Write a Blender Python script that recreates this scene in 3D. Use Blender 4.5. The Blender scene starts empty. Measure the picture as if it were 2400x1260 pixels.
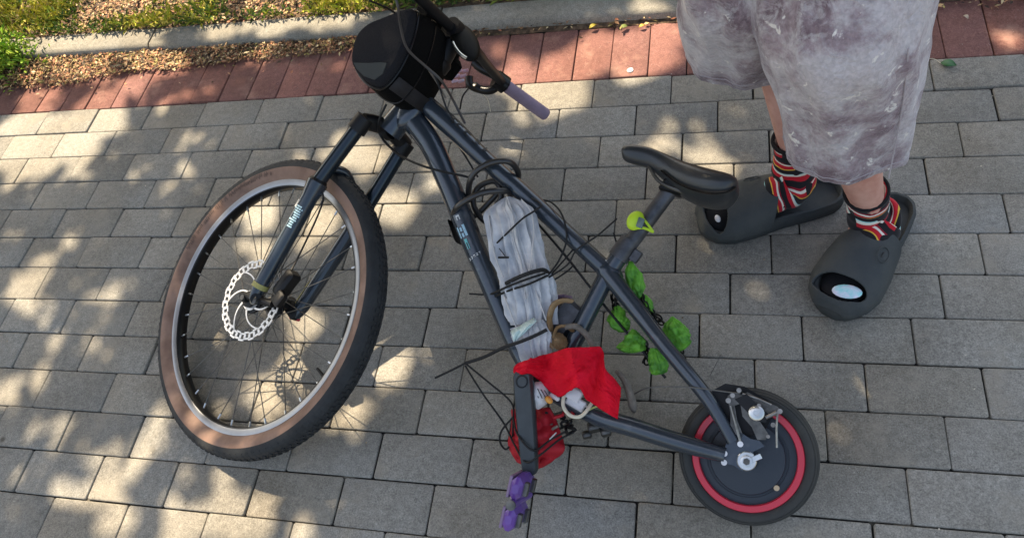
import bpy, math, random
import numpy as np
from mathutils import Vector, Matrix, noise
random.seed(7); np.random.seed(7)
SC = bpy.context.scene; COL = SC.collection
# ------------------------------------------------------------------ camera, sky, sun, exposure
CR = np.array([[0.9652526, 0.144019, -0.2180504], [0.0069941, -0.8483627, -0.5293693], [-0.2612251, 0.50945, -0.8198916]])
CT = np.array([2.3159831, -1.4823927, 1.4290806]); CF = 1771.455
cd = bpy.data.cameras.new('camera'); cam = bpy.data.objects.new('camera', cd); COL.objects.link(cam)
cd.sensor_width = 36; cd.lens = CF / 2400 * 36; cd.clip_start = .01; cd.clip_end = 400
cam.matrix_world = Matrix(((CR[0][0], -CR[1][0], -CR[2][0], CT[0]), (CR[0][1], -CR[1][1], -CR[2][1], CT[1]),
                           (CR[0][2], -CR[1][2], -CR[2][2], CT[2]), (0, 0, 0, 1)))
SC.camera = cam
SUN_EL, SUN_AZ = math.radians(52), math.radians(132)      # azimuth of the sun measured from +X towards +Y
SD = Vector((math.cos(SUN_EL) * math.cos(SUN_AZ), math.cos(SUN_EL) * math.sin(SUN_AZ), math.sin(SUN_EL)))
w = bpy.data.worlds.new('World'); SC.world = w; w.use_nodes = True
nt = w.node_tree; sky = nt.nodes.new('ShaderNodeTexSky'); sky.sky_type = 'NISHITA'; sky.sun_disc = False
sky.sun_elevation = SUN_EL; sky.sun_rotation = math.pi / 2 - SUN_AZ
sky.air_density = 1.3; sky.dust_density = 5.0; sky.ozone_density = 0.5
nt.links.new(sky.outputs[0], nt.nodes['Background'].inputs[0]); nt.nodes['Background'].inputs[1].default_value = 0.14
sl = bpy.data.lights.new('sun', 'SUN'); sl.energy = 5.0; sl.angle = math.radians(0.55); sl.color = (1, .87, .68)
so = bpy.data.objects.new('sun', sl); COL.objects.link(so); so.rotation_euler = SD.to_track_quat('Z', 'Y').to_euler()
SC.view_settings.view_transform = 'Standard'; SC.view_settings.look = 'None'; SC.view_settings.gamma = 1
SC.view_settings.use_curve_mapping = False; SC.view_settings.exposure = 1.32; SC.view_settings.use_white_balance = True; SC.view_settings.white_balance_temperature = 7100; SC.view_settings.white_balance_tint = 10

# ------------------------------------------------------------------ helpers
def V(a): return Vector((float(a[0]), float(a[1]), float(a[2])))
def ray(x, y): return np.array([(x - 1200) / CF, (y - 630) / CF, 1.]) @ CR
def P(x, y, z=0.):                       # point of the photo (2400 px wide) at a real height z
    d = ray(x, y); return V(CT + d * ((z - CT[2]) / d[2]))
def on(x, y, p0, n, off=0.):             # point of the photo on a real plane
    d = ray(x, y); n = np.array(n); t = ((np.array(p0) - CT) @ n + off) / (d @ n); return V(CT + d * t)
def proj(p):
    q = (np.array(p) - CT) @ CR.T; return 1200 + CF * q[..., 0] / q[..., 2], 630 + CF * q[..., 1] / q[..., 2]
# front wheel axes
WC = V((1.3584878, -0.7801838, 0.1470807)); WN = V((-0.2703141, -0.2671079, 0.9249777)).normalized()
WS = V((0.6404528, 0.6674513, 0.3799064)).normalized(); WF = WN.cross(WS).normalized()
HB = V((1.6455949, -0.4523883, 0.3256427)); HT = V((1.7256662, -0.3689415, 0.3731397))
FN = V((-0.0639652, -0.446594, 0.8924473)).normalized(); FH = V((2.3705274, -1.0277772, 0.0896683))
def FP(x, y, o=0.): return on(x, y, FH, FN, o)
def WP(x, y, o=0.): return on(x, y, WC, WN, o)

class MB:
    def __init__(s): s.v = []; s.f = []; s.m = []
    def add(s, vs, fs, mi=0):
        b = len(s.v); s.v += [tuple(v) for v in vs]; s.f += [tuple(b + i for i in f) for f in fs]; s.m += [mi] * len(fs)
    def loft(s, rings, closed=True, cap=True, mi=0, loop=False):
        n = len(rings[0]); vs = [p for r in rings for p in r]; fs = []
        m = len(rings); k = n if closed else n - 1
        for i in range(m if loop else m - 1):
            a = i * n; b = ((i + 1) % m) * n
            for j in range(k):
                j2 = (j + 1) % n; fs.append((a + j, a + j2, b + j2, b + j))
        if cap and closed and not loop:
            fs.append(tuple(reversed(range(n)))); fs.append(tuple((m - 1) * n + j for j in range(n)))
        s.add(vs, fs, mi)
    def tube(s, pts, r, n=12, mi=0, cap=True, flat=None, loop=False, up=None):
        pts = [V(p) for p in pts]; m = len(pts)
        if not hasattr(r, '__len__'): r = [r] * m
        rings = []; t0 = None; u = None
        for i in range(m):
            if loop: t = (pts[(i + 1) % m] - pts[i - 1])
            else: t = (pts[min(i + 1, m - 1)] - pts[max(i - 1, 0)])
            t.normalize()
            if u is None:
                u = V(up) if up is not None else (Vector((0, 0, 1)) if abs(t.z) < .9 else Vector((1, 0, 0)))
            u = (u - t * u.dot(t)).normalized(); v = t.cross(u)
            a, b = (r[i], r[i]) if flat is None else (r[i], r[i] * flat)
            rings.append([pts[i] + u * a * math.cos(2 * math.pi * k / n) + v * b * math.sin(2 * math.pi * k / n) for k in range(n)])
        s.loft(rings, cap=cap, mi=mi, loop=loop)
    def box(s, c, ax, h, bev=.0, mi=0):
        c = V(c); a, b, d = [V(x).normalized() for x in ax]; e = min(bev, min(h) * .9)
        if e <= 0:
            vs = [c + a * h[0] * i + b * h[1] * j + d * h[2] * k for k in (-1, 1) for (i, j) in ((-1, -1), (1, -1), (1, 1), (-1, 1))]
            s.add(vs, [(3, 2, 1, 0), (4, 5, 6, 7), (0, 1, 5, 4), (1, 2, 6, 5), (2, 3, 7, 6), (3, 0, 4, 7)], mi); return
        def ring(k, q, w):
            x, y = h[0] - q, h[1] - q; o = []
            for (i, j, sw) in ((-1, -1, 0), (1, -1, 1), (1, 1, 0), (-1, 1, 1)):
                p = [(i * x, j * (y - w)), (i * (x - w), j * y)]
                if sw: p.reverse()
                for (X, Y) in p: o.append(c + a * X + b * Y + d * k)
            return o
        s.loft([ring(-h[2], e, e), ring(-h[2] + e, 0, e), ring(h[2] - e, 0, e), ring(h[2], e, e)], mi=mi)
    def disc(s, c, n, prof, N=48, mi=0, closed=False, cap=True, up=None):  # lathe: prof = [(r, h)] about axis n
        c = V(c); n = V(n).normalized(); u = n.orthogonal().normalized() if up is None else V(up); v = n.cross(u)
        rings = [[c + n * h + (u * math.cos(2 * math.pi * k / N) + v * math.sin(2 * math.pi * k / N)) * r for k in range(N)] for (r, h) in prof]
        s.loft(rings, cap=cap and not closed, mi=mi, loop=closed)
    def ball(s, c, ax, h, n=16, m=10, mi=0, f=None):
        c = V(c); a, b, d = [V(x).normalized() for x in ax]; rings = []
        for i in range(1, m):
            th = math.pi * i / m; o = []
            for k in range(n):
                ph = 2 * math.pi * k / n; q = Vector((math.sin(th) * math.cos(ph), math.sin(th) * math.sin(ph), -math.cos(th)))
                g = f(q) if f else 1.
                o.append(c + (a * q.x * h[0] + b * q.y * h[1] + d * q.z * h[2]) * g)
            rings.append(o)
        s.loft(rings, mi=mi)
    def build(s, name, mats, parent=None, smooth=True, ang=40, attr=None):
        me = bpy.data.meshes.new(name); me.from_pydata(s.v, [], s.f); me.update()
        if not isinstance(mats, (list, tuple)): mats = [mats]
        for q in mats: me.materials.append(q)
        if len(mats) > 1: me.polygons.foreach_set('material_index', s.m)
        if attr is not None:
            ca = me.color_attributes.new('tint', 'FLOAT_COLOR', 'POINT'); ca.data.foreach_set('color', np.array(attr, dtype=np.float32).ravel())
        if smooth:
            me.polygons.foreach_set('use_smooth', [True] * len(me.polygons)); me.set_sharp_from_angle(angle=math.radians(ang))
        o = bpy.data.objects.new(name, me); COL.objects.link(o)
        if parent is not None: o.parent = parent; o.matrix_parent_inverse = parent.matrix_world.inverted()
        return o
def thing(name, label, cat, loc, group=None):
    o = bpy.data.objects.new(name, None); COL.objects.link(o); o.location = V(loc); o.empty_display_size = .1
    o['label'] = label; o['category'] = cat
    if group: o['group'] = group
    o.matrix_world = Matrix.Translation(V(loc)); return o
def tag(o, label=None, cat=None, kind=None, group=None):
    if label: o['label'] = label
    if cat: o['category'] = cat
    if kind: o['kind'] = kind
    if group: o['group'] = group
    return o
def cr(pts, n=8, closed=False):           # Catmull-Rom
    pts = [V(p) for p in pts]; o = []; m = len(pts)
    for i in range(m if closed else m - 1):
        if closed: a, b, c, d = pts[i - 1], pts[i], pts[(i + 1) % m], pts[(i + 2) % m]
        else: a, b, c, d = pts[max(i - 1, 0)], pts[i], pts[i + 1], pts[min(i + 2, m - 1)]
        for k in range(n):
            t = k / n
            o.append(.5 * ((2 * b) + (c - a) * t + (2 * a - 5 * b + 4 * c - d) * t * t + (3 * b - a - 3 * c + d) * t ** 3))
    if not closed: o.append(pts[-1])
    return o
def interp(xs, ys, t): return float(np.interp(t, xs, ys))

# ------------------------------------------------------------------ materials
def mat(name, col, rough=.6, metal=0., bump=0., bscale=80., var=0., vscale=6., col2=None, spec=.5, coat=0., trans=0., attr=False, sheen=0., vdet=4., ramp=(.35, .65), emis=None):
    m = bpy.data.materials.new(name); m.use_nodes = True; t = m.node_tree; b = t.nodes['Principled BSDF']
    b.inputs['Base Color'].default_value = (*col, 1); b.inputs['Roughness'].default_value = rough; b.inputs['Metallic'].default_value = metal
    b.inputs['Specular IOR Level'].default_value = spec; b.inputs['Coat Weight'].default_value = coat
    b.inputs['Transmission Weight'].default_value = trans; b.inputs['Sheen Weight'].default_value = sheen
    tc = t.nodes.new('ShaderNodeTexCoord'); last = None
    if col2 is not None or var > 0:
        nz = t.nodes.new('ShaderNodeTexNoise'); nz.inputs['Scale'].default_value = vscale; nz.inputs['Detail'].default_value = vdet
        nz.inputs['Roughness'].default_value = .6
        t.links.new(tc.outputs['Object'], nz.inputs['Vector'])
        cr_ = t.nodes.new('ShaderNodeValToRGB'); cr_.color_ramp.elements[0].position = ramp[0]; cr_.color_ramp.elements[1].position = ramp[1]
        if col2 is None: col2 = tuple(min(1, c * (1 + var)) for c in col); c1 = tuple(c * (1 - var) for c in col)
        else: c1 = col
        cr_.color_ramp.elements[0].color = (*c1, 1); cr_.color_ramp.elements[1].color = (*col2, 1)
        t.links.new(nz.outputs['Fac'], cr_.inputs['Fac']); last = cr_.outputs['Color']; t.links.new(last, b.inputs['Base Color'])
    if attr:
        va = t.nodes.new('ShaderNodeVertexColor'); va.layer_name = 'tint'
        if last is not None:
            mx = t.nodes.new('ShaderNodeMix'); mx.data_type = 'RGBA'; mx.blend_type = 'MULTIPLY'; mx.inputs['Factor'].default_value = 1
            t.links.new(last, mx.inputs['A']); t.links.new(va.outputs['Color'], mx.inputs['B']); t.links.new(mx.outputs['Result'], b.inputs['Base Color'])
        else: t.links.new(va.outputs['Color'], b.inputs['Base Color'])
    if bump > 0:
        n2 = t.nodes.new('ShaderNodeTexNoise'); n2.inputs['Scale'].default_value = bscale; n2.inputs['Detail'].default_value = 5
        t.links.new(tc.outputs['Object'], n2.inputs['Vector'])
        bp = t.nodes.new('ShaderNodeBump'); bp.inputs['Strength'].default_value = bump; bp.inputs['Distance'].default_value = .004
        t.links.new(n2.outputs['Fac'], bp.inputs['Height']); t.links.new(bp.outputs['Normal'], b.inputs['Normal'])
    return m
def paver_mat(name, base, speck=.35, warm=(.30, .27, .22)):
    m = bpy.data.materials.new(name); m.use_nodes = True; t = m.node_tree; L = t.links; N = t.nodes.new; b = t.nodes['Principled BSDF']
    tc = N('ShaderNodeTexCoord')
    def nz(s, d=4, r=.6):
        x = N('ShaderNodeTexNoise'); x.inputs['Scale'].default_value = s; x.inputs['Detail'].default_value = d; x.inputs['Roughness'].default_value = r
        L.new(tc.outputs['Object'], x.inputs['Vector']); return x.outputs['Fac']
    def ramp(fac, stops):
        r = N('ShaderNodeValToRGB'); e = r.color_ramp.elements
        while len(e) < len(stops): e.new(.5)
        for q, (p, c) in zip(e, stops): q.position = p; q.color = (*c, 1)
        L.new(fac, r.inputs['Fac']); return r.outputs['Color']
    def mul(a, c, f=1., mode='MULTIPLY'):
        x = N('ShaderNodeMix'); x.data_type = 'RGBA'; x.blend_type = mode
        if isinstance(f, float): x.inputs['Factor'].default_value = f
        else: L.new(f, x.inputs['Factor'])
        L.new(a, x.inputs['A'])
        if isinstance(c, tuple): x.inputs['B'].default_value = (*c, 1)
        else: L.new(c, x.inputs['B'])
        return x.outputs['Result']
    va = N('ShaderNodeVertexColor'); va.layer_name = 'tint'
    c0 = mul(va.outputs['Color'], base)
    fine = ramp(nz(330, 4, .8), [(.30, (1 - speck * 1.5,) * 3), (.5, (1,) * 3), (.70, (1 + speck * 1.3,) * 3)])
    c1 = mul(c0, fine)
    mid = ramp(nz(75, 5, .75), [(.3, (.74, .74, .73)), (.7, (1.2, 1.2, 1.18))]); c1 = mul(c1, mid)
    big = ramp(nz(3.3, 5, .6), [(.36, (.82, .79, .74)), (.62, (1.06, 1.06, 1.05))]); c1 = mul(c1, big)
    sp = ramp(nz(9, 6, .65), [(.54, (0, 0, 0)), (.74, (.9, .9, .9))]); c1 = mul(c1, warm, sp, 'MIX')
    vo = N('ShaderNodeTexVoronoi'); vo.inputs['Scale'].default_value = 260; L.new(tc.outputs['Object'], vo.inputs['Vector'])
    pale = ramp(vo.outputs['Distance'], [(.07, (1, 1, 1)), (.16, (0, 0, 0))])
    n5 = ramp(nz(38, 2), [(.52, (0, 0, 0)), (.6, (1, 1, 1))]); pm = mul(pale, n5); c1 = mul(c1, (.62, .60, .55), pm, 'MIX')
    dk = ramp(nz(5.1, 7, .75), [(.22, (.45, .43, .38)), (.31, (1, 1, 1))]); c1 = mul(c1, dk)
    v2 = N('ShaderNodeTexVoronoi'); v2.inputs['Scale'].default_value = 4.3; v2.inputs['Randomness'].default_value = 1.; L.new(tc.outputs['Object'], v2.inputs['Vector']); spot = ramp(v2.outputs['Distance'], [(.018, (.22, .20, .16)), (.045, (1, 1, 1))]); c1 = mul(c1, spot, .75)
    L.new(c1, b.inputs['Base Color']); b.inputs['Roughness'].default_value = .88; b.inputs['Specular IOR Level'].default_value = .25
    bp = N('ShaderNodeBump'); bp.inputs['Strength'].default_value = .55; bp.inputs['Distance'].default_value = .0016
    L.new(nz(300, 5, .7), bp.inputs['Height']); L.new(bp.outputs['Normal'], b.inputs['Normal'])
    return m
M = {}
M['paver'] = paver_mat('grey_concrete', (.264, .255, .236))
M['brick'] = paver_mat('red_concrete', (.235, .112, .098), .3, (.38, .22, .17))
M['kerb'] = paver_mat('kerb_concrete', (.30, .285, .255))
M['joint'] = mat('joint_soil', (.010, .009, .007), .95, bump=.8, bscale=200, col2=(.16, .145, .115), vscale=26, ramp=(.56, .68))
M['soil'] = mat('soil', (.05, .032, .02), .95, bump=1, bscale=120, col2=(.20, .13, .08), vscale=55)
M['leafy'] = mat('small_leaves', (.1, .1, .1), .65, attr=True, spec=.3)
M['frame'] = mat('slate_blue_paint', (.046, .060, .078), .27, metal=.45, coat=.5, col2=(.15, .16, .17), vscale=17, ramp=(.60, .84))
M['fork'] = mat('fork_paint', (.026, .038, .052), .25, coat=.5, metal=.3, var=.15, vscale=12)
M['stanch'] = mat('fork_stanchion', (.030, .042, .054), .2, metal=.6)
M['black'] = mat('black_plastic', (.006, .006, .007), .5, var=.3, vscale=30, spec=.35)
M['gloss'] = mat('black_gloss', (.004, .004, .005), .28, spec=.35)
M['rubber'] = mat('tyre_rubber', (.021, .023, .025), .78, bump=.25, bscale=150, var=.25, vscale=25)
M['greytyre'] = mat('grey_tyre_rubber', (.036, .038, .038), .82, bump=.2, bscale=150, col2=(.07, .065, .055), vscale=9, ramp=(.45, .8))
M['tan'] = mat('tan_sidewall', (.175, .095, .065), .65, bump=.2, bscale=90, col2=(.33, .20, .145), vscale=12)
M['silver'] = mat('rim_silver', (.31, .32, .34), .34, metal=.9, var=.1, vscale=20)
M['steel'] = mat('steel', (.66, .66, .64), .3, metal=1., var=.15, vscale=40)
M['dullsteel'] = mat('dull_grey_steel', (.13, .125, .115), .4, metal=.8, var=.3, vscale=60)
M['rotor'] = mat('rotor_steel', (.78, .76, .73), .32, metal=.6)
M['red'] = mat('red_anodised', (.62, .024, .050), .33, coat=.4)
M['motor'] = mat('motor_cover', (.022, .030, .042), .5, bump=.1, bscale=300)
M['olive'] = mat('olive_decal', (.34, .31, .10), .5)
M['cyan'] = mat('pale_blue_decal', (.33, .52, .62), .4)
M['teal'] = mat('teal_decal', (.10, .45, .45), .4)
M['white'] = mat('white_decal', (.62, .62, .60), .5)
M['darkmark'] = mat('dark_marking', (.006, .008, .010), .5)
M['tyremark'] = mat('faded_tyre_print', (.085, .055, .045), .7)
M['saddle'] = mat('saddle_vinyl', (.026, .029, .032), .33, bump=.12, bscale=260, spec=.6)
M['post'] = mat('scratched_post', (.075, .078, .088), .42, metal=.5, var=.3, vscale=45)
M['grip'] = mat('mauve_grip', (.29, .215, .29), .7, bump=.15, bscale=200, var=.12, vscale=30)
M['purple'] = mat('purple_pedal', (.13, .055, .29), .3, coat=.3, var=.2, vscale=20)
M['purpleb'] = mat('mauve_pedal_edge', (.24, .165, .27), .42)
M['bag'] = mat('bag_panel', (.020, .020, .023), .95, bump=.8, bscale=260, spec=.10)
M['bagb'] = mat('bag_black_fabric', (.0035, .0035, .0035), .9, bump=.5, bscale=300, spec=.12)
M['reflect'] = mat('bag_grey_corner', (.050, .056, .056), .8, spec=.2)
M['strap'] = mat('black_webbing', (.016, .015, .017), .75, bump=.3, bscale=500)
M['elastic'] = mat('black_elastic', (.007, .007, .007), .7)
M['silverbag'] = mat('silver_nylon', (.40, .42, .46), .42, bump=.9, bscale=38, col2=(.66, .65, .65), vscale=26, sheen=.2)
M['mint'] = mat('mint_tape', (.58, .72, .68), .5)
M['redcloth'] = mat('red_cloth', (.62, .003, .016), .8, bump=.5, bscale=160, spec=.2, col2=(.82, .006, .030), vscale=12)
M['darkred'] = mat('dark_red_cloth', (.42, .004, .014), .7, bump=.2, bscale=200)
M['green'] = mat('green_cloth', (.035, .20, .008), .5, bump=.8, bscale=60, col2=(.17, .50, .035), vscale=38, sheen=.1)
M['lime'] = mat('lime_silicone', (.50, .72, .03), .45)
M['brown'] = mat('brown_rag', (.22, .12, .045), .85, bump=.7, bscale=120, col2=(.36, .24, .13), vscale=30)
M['greyrag'] = mat('grey_brown_rag', (.13, .11, .09), .9, bump=.7, bscale=150, col2=(.26, .22, .18), vscale=40)
M['whitepl'] = mat('white_plastic', (.66, .65, .66), .4, bump=.3, bscale=60)
M['cream'] = mat('cream_cord', (.68, .62, .48), .6, bump=.4, bscale=300)
M['orange'] = mat('orange_knob', (.75, .33, .06), .5)
M['skin'] = mat('skin', (.62, .29, .22), .55, bump=.25, bscale=220, col2=(.76, .42, .33), vscale=22, spec=.35)
M['hair'] = mat('dark_hair', (.02, .014, .010), .6)
M['shirt'] = mat('grey_shirt', (.30, .30, .31), .85, bump=.2, bscale=300)
M['sandal'] = mat('charcoal_foam', (.050, .057, .060), .75, bump=.25, bscale=250, col2=(.070, .075, .073), vscale=18, spec=.3)
M['sockblack'] = mat('black_sock_toe', (.004, .004, .006), .9)
M['irid'] = mat('pastel_sock_patch', (.35, .75, .78), .6, col2=(.80, .80, .92), vscale=35, ramp=(.42, .56))
M['bark'] = mat('bark', (.10, .075, .055), .9, bump=1, bscale=40)
M['crown'] = mat('tree_leaf', (.045, .085, .018), .6)
M['blade'] = mat('green_leaf', (.025, .12, .03), .45)
M['coin'] = mat('pale_cap', (.62, .62, .60), .4)
M['cable'] = mat('brown_grey_hose', (.055, .050, .048), .45)
M['bulk'] = mat('lock_sleeve', (.020, .019, .019), .33, coat=.3)
M['trim'] = mat('shorts_hem', (.40, .35, .37), .9, sheen=.6, bump=.5, bscale=200)

def sock_mat():
    m = bpy.data.materials.new('striped_sock'); m.use_nodes = True; t = m.node_tree; L = t.links; N = t.nodes.new; b = t.nodes['Principled BSDF']
    tc = N('ShaderNodeTexCoord'); nz = N('ShaderNodeTexNoise'); nz.inputs['Scale'].default_value = 13; nz.inputs['Detail'].default_value = 1.5
    L.new(tc.outputs['Object'], nz.inputs['Vector'])
    va = N('ShaderNodeVertexColor'); va.layer_name = 'tint'; sp = N('ShaderNodeSeparateColor'); L.new(va.outputs['Color'], sp.inputs['Color'])
    a = N('ShaderNodeMath'); a.operation = 'MULTIPLY_ADD'; a.inputs[1].default_value = .42; L.new(nz.outputs['Fac'], a.inputs[0]); L.new(sp.outputs['Red'], a.inputs[2])
    k = N('ShaderNodeMath'); k.operation = 'MULTIPLY'; k.inputs[1].default_value = 1.75; L.new(a.outputs[0], k.inputs[0])
    fr = N('ShaderNodeMath'); fr.operation = 'FRACT'; L.new(k.outputs[0], fr.inputs[0])
    r = N('ShaderNodeValToRGB'); r.color_ramp.interpolation = 'CONSTANT'; e = r.color_ramp.elements
    BL, RD, WH, YE, CY = (.006, .005, .008), (.55, .006, .02), (.78, .74, .64), (.75, .45, .06), (.35, .66, .66)
    st = [(0, BL), (.20, RD), (.36, WH), (.46, CY), (.49, BL), (.68, YE), (.72, RD), (.86, WH), (.94, (.30, .004, .02))]
    while len(e) < len(st): e.new(.5)
    for q, (p, c) in zip(e, st): q.position = p; q.color = (*c, 1)
    L.new(fr.outputs[0], r.inputs['Fac'])
    n2 = N('ShaderNodeTexNoise'); n2.inputs['Scale'].default_value = 30; n2.inputs['Detail'].default_value = 0; L.new(tc.outputs['Object'], n2.inputs['Vector'])
    r2 = N('ShaderNodeValToRGB'); r2.color_ramp.interpolation = 'CONSTANT'; r2.color_ramp.elements[0].color = (0, 0, 0, 1); r2.color_ramp.elements[1].position = .60; r2.color_ramp.elements[1].color = (1, 1, 1, 1)
    L.new(n2.outputs['Fac'], r2.inputs['Fac'])
    mx = N('ShaderNodeMix'); mx.data_type = 'RGBA'; mx.inputs['B'].default_value = (*BL, 1); L.new(r2.outputs['Color'], mx.inputs['Factor']); L.new(r.outputs['Color'], mx.inputs['A'])
    L.new(mx.outputs['Result'], b.inputs['Base Color']); b.inputs['Roughness'].default_value = .9; b.inputs['Sheen Weight'].default_value = .1
    return m
M['sock'] = sock_mat()
def velvet():
    m = bpy.data.materials.new('crushed_velvet'); m.use_nodes = True; t = m.node_tree; L = t.links; N = t.nodes.new; b = t.nodes['Principled BSDF']
    tc = N('ShaderNodeTexCoord')
    def nz(s, d, dist=0., r=.6):
        x = N('ShaderNodeTexNoise'); x.inputs['Scale'].default_value = s; x.inputs['Detail'].default_value = d; x.inputs['Distortion'].default_value = dist; x.inputs['Roughness'].default_value = r
        L.new(tc.outputs['Object'], x.inputs['Vector']); return x.outputs['Fac']
    def ramp(f, st):
        r = N('ShaderNodeValToRGB'); e = r.color_ramp.elements
        while len(e) < len(st): e.new(.5)
        for q, (p, c) in zip(e, st): q.position = p; q.color = (*c, 1)
        L.new(f, r.inputs['Fac']); return r.outputs['Color']
    def mix(a, c, f, mode='MIX'):
        x = N('ShaderNodeMix'); x.data_type = 'RGBA'; x.blend_type = mode
        if isinstance(f, float): x.inputs['Factor'].default_value = f
        else: L.new(f, x.inputs['Factor'])
        L.new(a, x.inputs['A'])
        if isinstance(c, tuple): x.inputs['B'].default_value = (*c, 1)
        else: L.new(c, x.inputs['B'])
        return x.outputs['Result']
    base = ramp(nz(10, 6, .3, .65), [(.37, (.175, .115, .135)), (.47, (.34, .27, .295)), (.57, (.54, .50, .52))])
    streak = ramp(nz(34, 6, .5, .75), [(.50, (0, 0, 0)), (.64, (.75, .75, .75))]); c = mix(base, (.56, .53, .54), streak)
    wisp = ramp(nz(40, 4, .6, .6), [(.63, (0, 0, 0)), (.67, (1, 1, 1))]); c = mix(c, (.78, .74, .70), wisp)
    fine = ramp(nz(150, 4, .5), [(.3, (.8, .8, .8)), (.7, (1.15, 1.15, 1.15))]); c = mix(c, fine, 1., 'MULTIPLY')
    L.new(c, b.inputs['Base Color']); b.inputs['Roughness'].default_value = .85; b.inputs['Sheen Weight'].default_value = .5; b.inputs['Sheen Roughness'].default_value = .4
    bp = N('ShaderNodeBump'); bp.inputs['Strength'].default_value = .8; bp.inputs['Distance'].default_value = .008
    L.new(nz(30, 5, 1.5), bp.inputs['Height']); L.new(bp.outputs['Normal'], b.inputs['Normal'])
    return m
M['velvet'] = velvet()

# ------------------------------------------------------------------ ground, paving, kerb
g = MB(); g.add([(-60, -60, -.02), (60, -60, -.02), (60, 60, -.02), (-60, 60, -.02)], [(0, 1, 2, 3)])
tag(g.build('ground', M['soil']), kind='structure')
g = MB(); g.add([(-6, -5, -.0065), (9, -5, -.0065), (9, .262, -.0065), (-6, .262, -.0065)], [(0, 1, 2, 3)])
tag(g.build('paving_bed', M['joint']), kind='structure')
def slab(mb, att, x0, x1, y0, y1, top, gap, tint, bev=.0022, j=.0007):
    gx = gap / 2; x0 += gx + random.uniform(-j, j); x1 -= gx + random.uniform(-j, j); y0 += gx + random.uniform(-j, j); y1 -= gx + random.uniform(-j, j)
    cx, cy = (x0 + x1) / 2, (y0 + y1) / 2; tx, ty = random.gauss(0, .007), random.gauss(0, .009); z0 = top + random.gauss(0, .0009)
    def Z(x, y, o): return z0 + o + (x - cx) * tx + (y - cy) * ty
    def ring(q, o, flat=None):
        X0, X1, Y0, Y1 = x0 + q, x1 - q, y0 + q, y1 - q; c = .003
        pts = [(X0 + c, Y0), (X1 - c, Y0), (X1, Y0 + c), (X1, Y1 - c), (X1 - c, Y1), (X0 + c, Y1), (X0, Y1 - c), (X0, Y0 + c)]
        return [(x, y, Z(x, y, o) if flat is None else flat) for x, y in pts]
    n0 = len(mb.v); mb.loft([ring(0, 0, -.0095), ring(0, -bev * .8), ring(bev * .35, -bev * .25), ring(bev * 1.1, 0)])
    att += [(*tint, 1)] * (len(mb.v) - n0)
OFF = [0.0, 0.0810495, 0.1678618, 0.2659757, 0.442785, 0.6458135, 0.7197597, 0.911375, 0.9466337, 1.0667494, 1.1994076, 1.3858098, 1.4657582]
pv = MB(); att = []
for r in range(1, 46):
    off = OFF[r - 1] if r <= 13 else OFF[-1] + .12 * (r - 13); off += 0 if r % 2 else .5
    for k in range(-36, 48):
        x0 = (k + off) * .2
        if x0 < -5.5 or x0 > 8: continue
        v = random.gauss(1, .055); h = random.gauss(.012, .012)
        slab(pv, att, x0, x0 + .2, -r * .1, -(r - 1) * .1, 0, random.uniform(.0022, .0042), (v * (1 + h), v, v * (1 - h * 1.4)))
tag(pv.build('paving', M['paver'], attr=att), kind='structure')
pb = MB(); att = []; rx = P(84, 258).x % .1
for k in range(-55, 80):
    v = random.gauss(1, .08); h = random.gauss(0, .03)
    slab(pb, att, rx + k * .1, rx + k * .1 + .1, .0, .2, 0, random.uniform(.0024, .0042), (v * (1 + h), v, v * (1 - h)))
tag(pb.build('red_paving_border', M['brick'], attr=att), kind='structure')
kb = MB(); att = []; lib = []
ky = lambda x: .252 - .0165 * x
for k in range(-6, 9):
    x0, x1 = .485 + 1.03 * k, .485 + 1.03 * (k + 1); x0 += .004; x1 -= .004; jj = random.gauss(0, .0025)
    rings = []
    for i in range(13):
        x = x0 + (x1 - x0) * i / 12; y0 = ky(x) + jj; e = min(i, 12 - i); c = .004 if e == 0 else 0; w_ = .088 + .004 * noise.noise(Vector((x * 9, 3, 0)))
        rings.append([(x, y0, -.03), (x, y0 + c, .018), (x, y0 + .004 + c, .026 - c), (x, y0 + .016, .032 - c), (x, y0 + w_ - .006, .033 - c), (x, y0 + w_, .027 - c), (x, y0 + w_, -.03)])
    n0 = len(kb.v); kb.loft(rings); v = random.gauss(1, .05); att += [(v, v, v * .99, 1)] * (len(kb.v) - n0)
tag(kb.build('kerb', M['kerb'], attr=att), kind='structure')
# verge soil, lumpy
so_ = MB(); nx, ny = 150, 50; vs = []
for j in range(ny + 1):
    for i in range(nx + 1):
        x = -3 + 9 * i / nx; y = ky(x) + .084 + (j / ny) ** 1.6 * 4
        vs.append((x, y, .020 + .018 * noise.noise(Vector((x * 7, y * 7, 0))) + .02 * min(1, j / 8)))
so_.add(vs, [(j * (nx + 1) + i, j * (nx + 1) + i + 1, (j + 1) * (nx + 1) + i + 1, (j + 1) * (nx + 1) + i) for j in range(ny) for i in range(nx)])
tag(so_.build('verge_soil', M['soil']), kind='structure')
so_ = MB(); vs = []; nx = 220
for i in range(nx + 1):
    x = -3 + 9 * i / nx
    for q, zz in ((.197, -.006), (.2, .0035), (.0, .008), (.0, .012)):
        pass
    y1 = ky(x) + .002; y0 = .1985
    for t in (0, .33, .66, 1): vs.append((x, y0 + (y1 - y0) * t, .001 + .007 * t + .004 * noise.noise(Vector((x * 20, t * 3, 5)))))
so_.add(vs, [(i * 4 + j, (i + 1) * 4 + j, (i + 1) * 4 + j + 1, i * 4 + j + 1) for i in range(nx) for j in range(3)])
tag(so_.build('gutter_soil', M['soil']), kind='structure')

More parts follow.
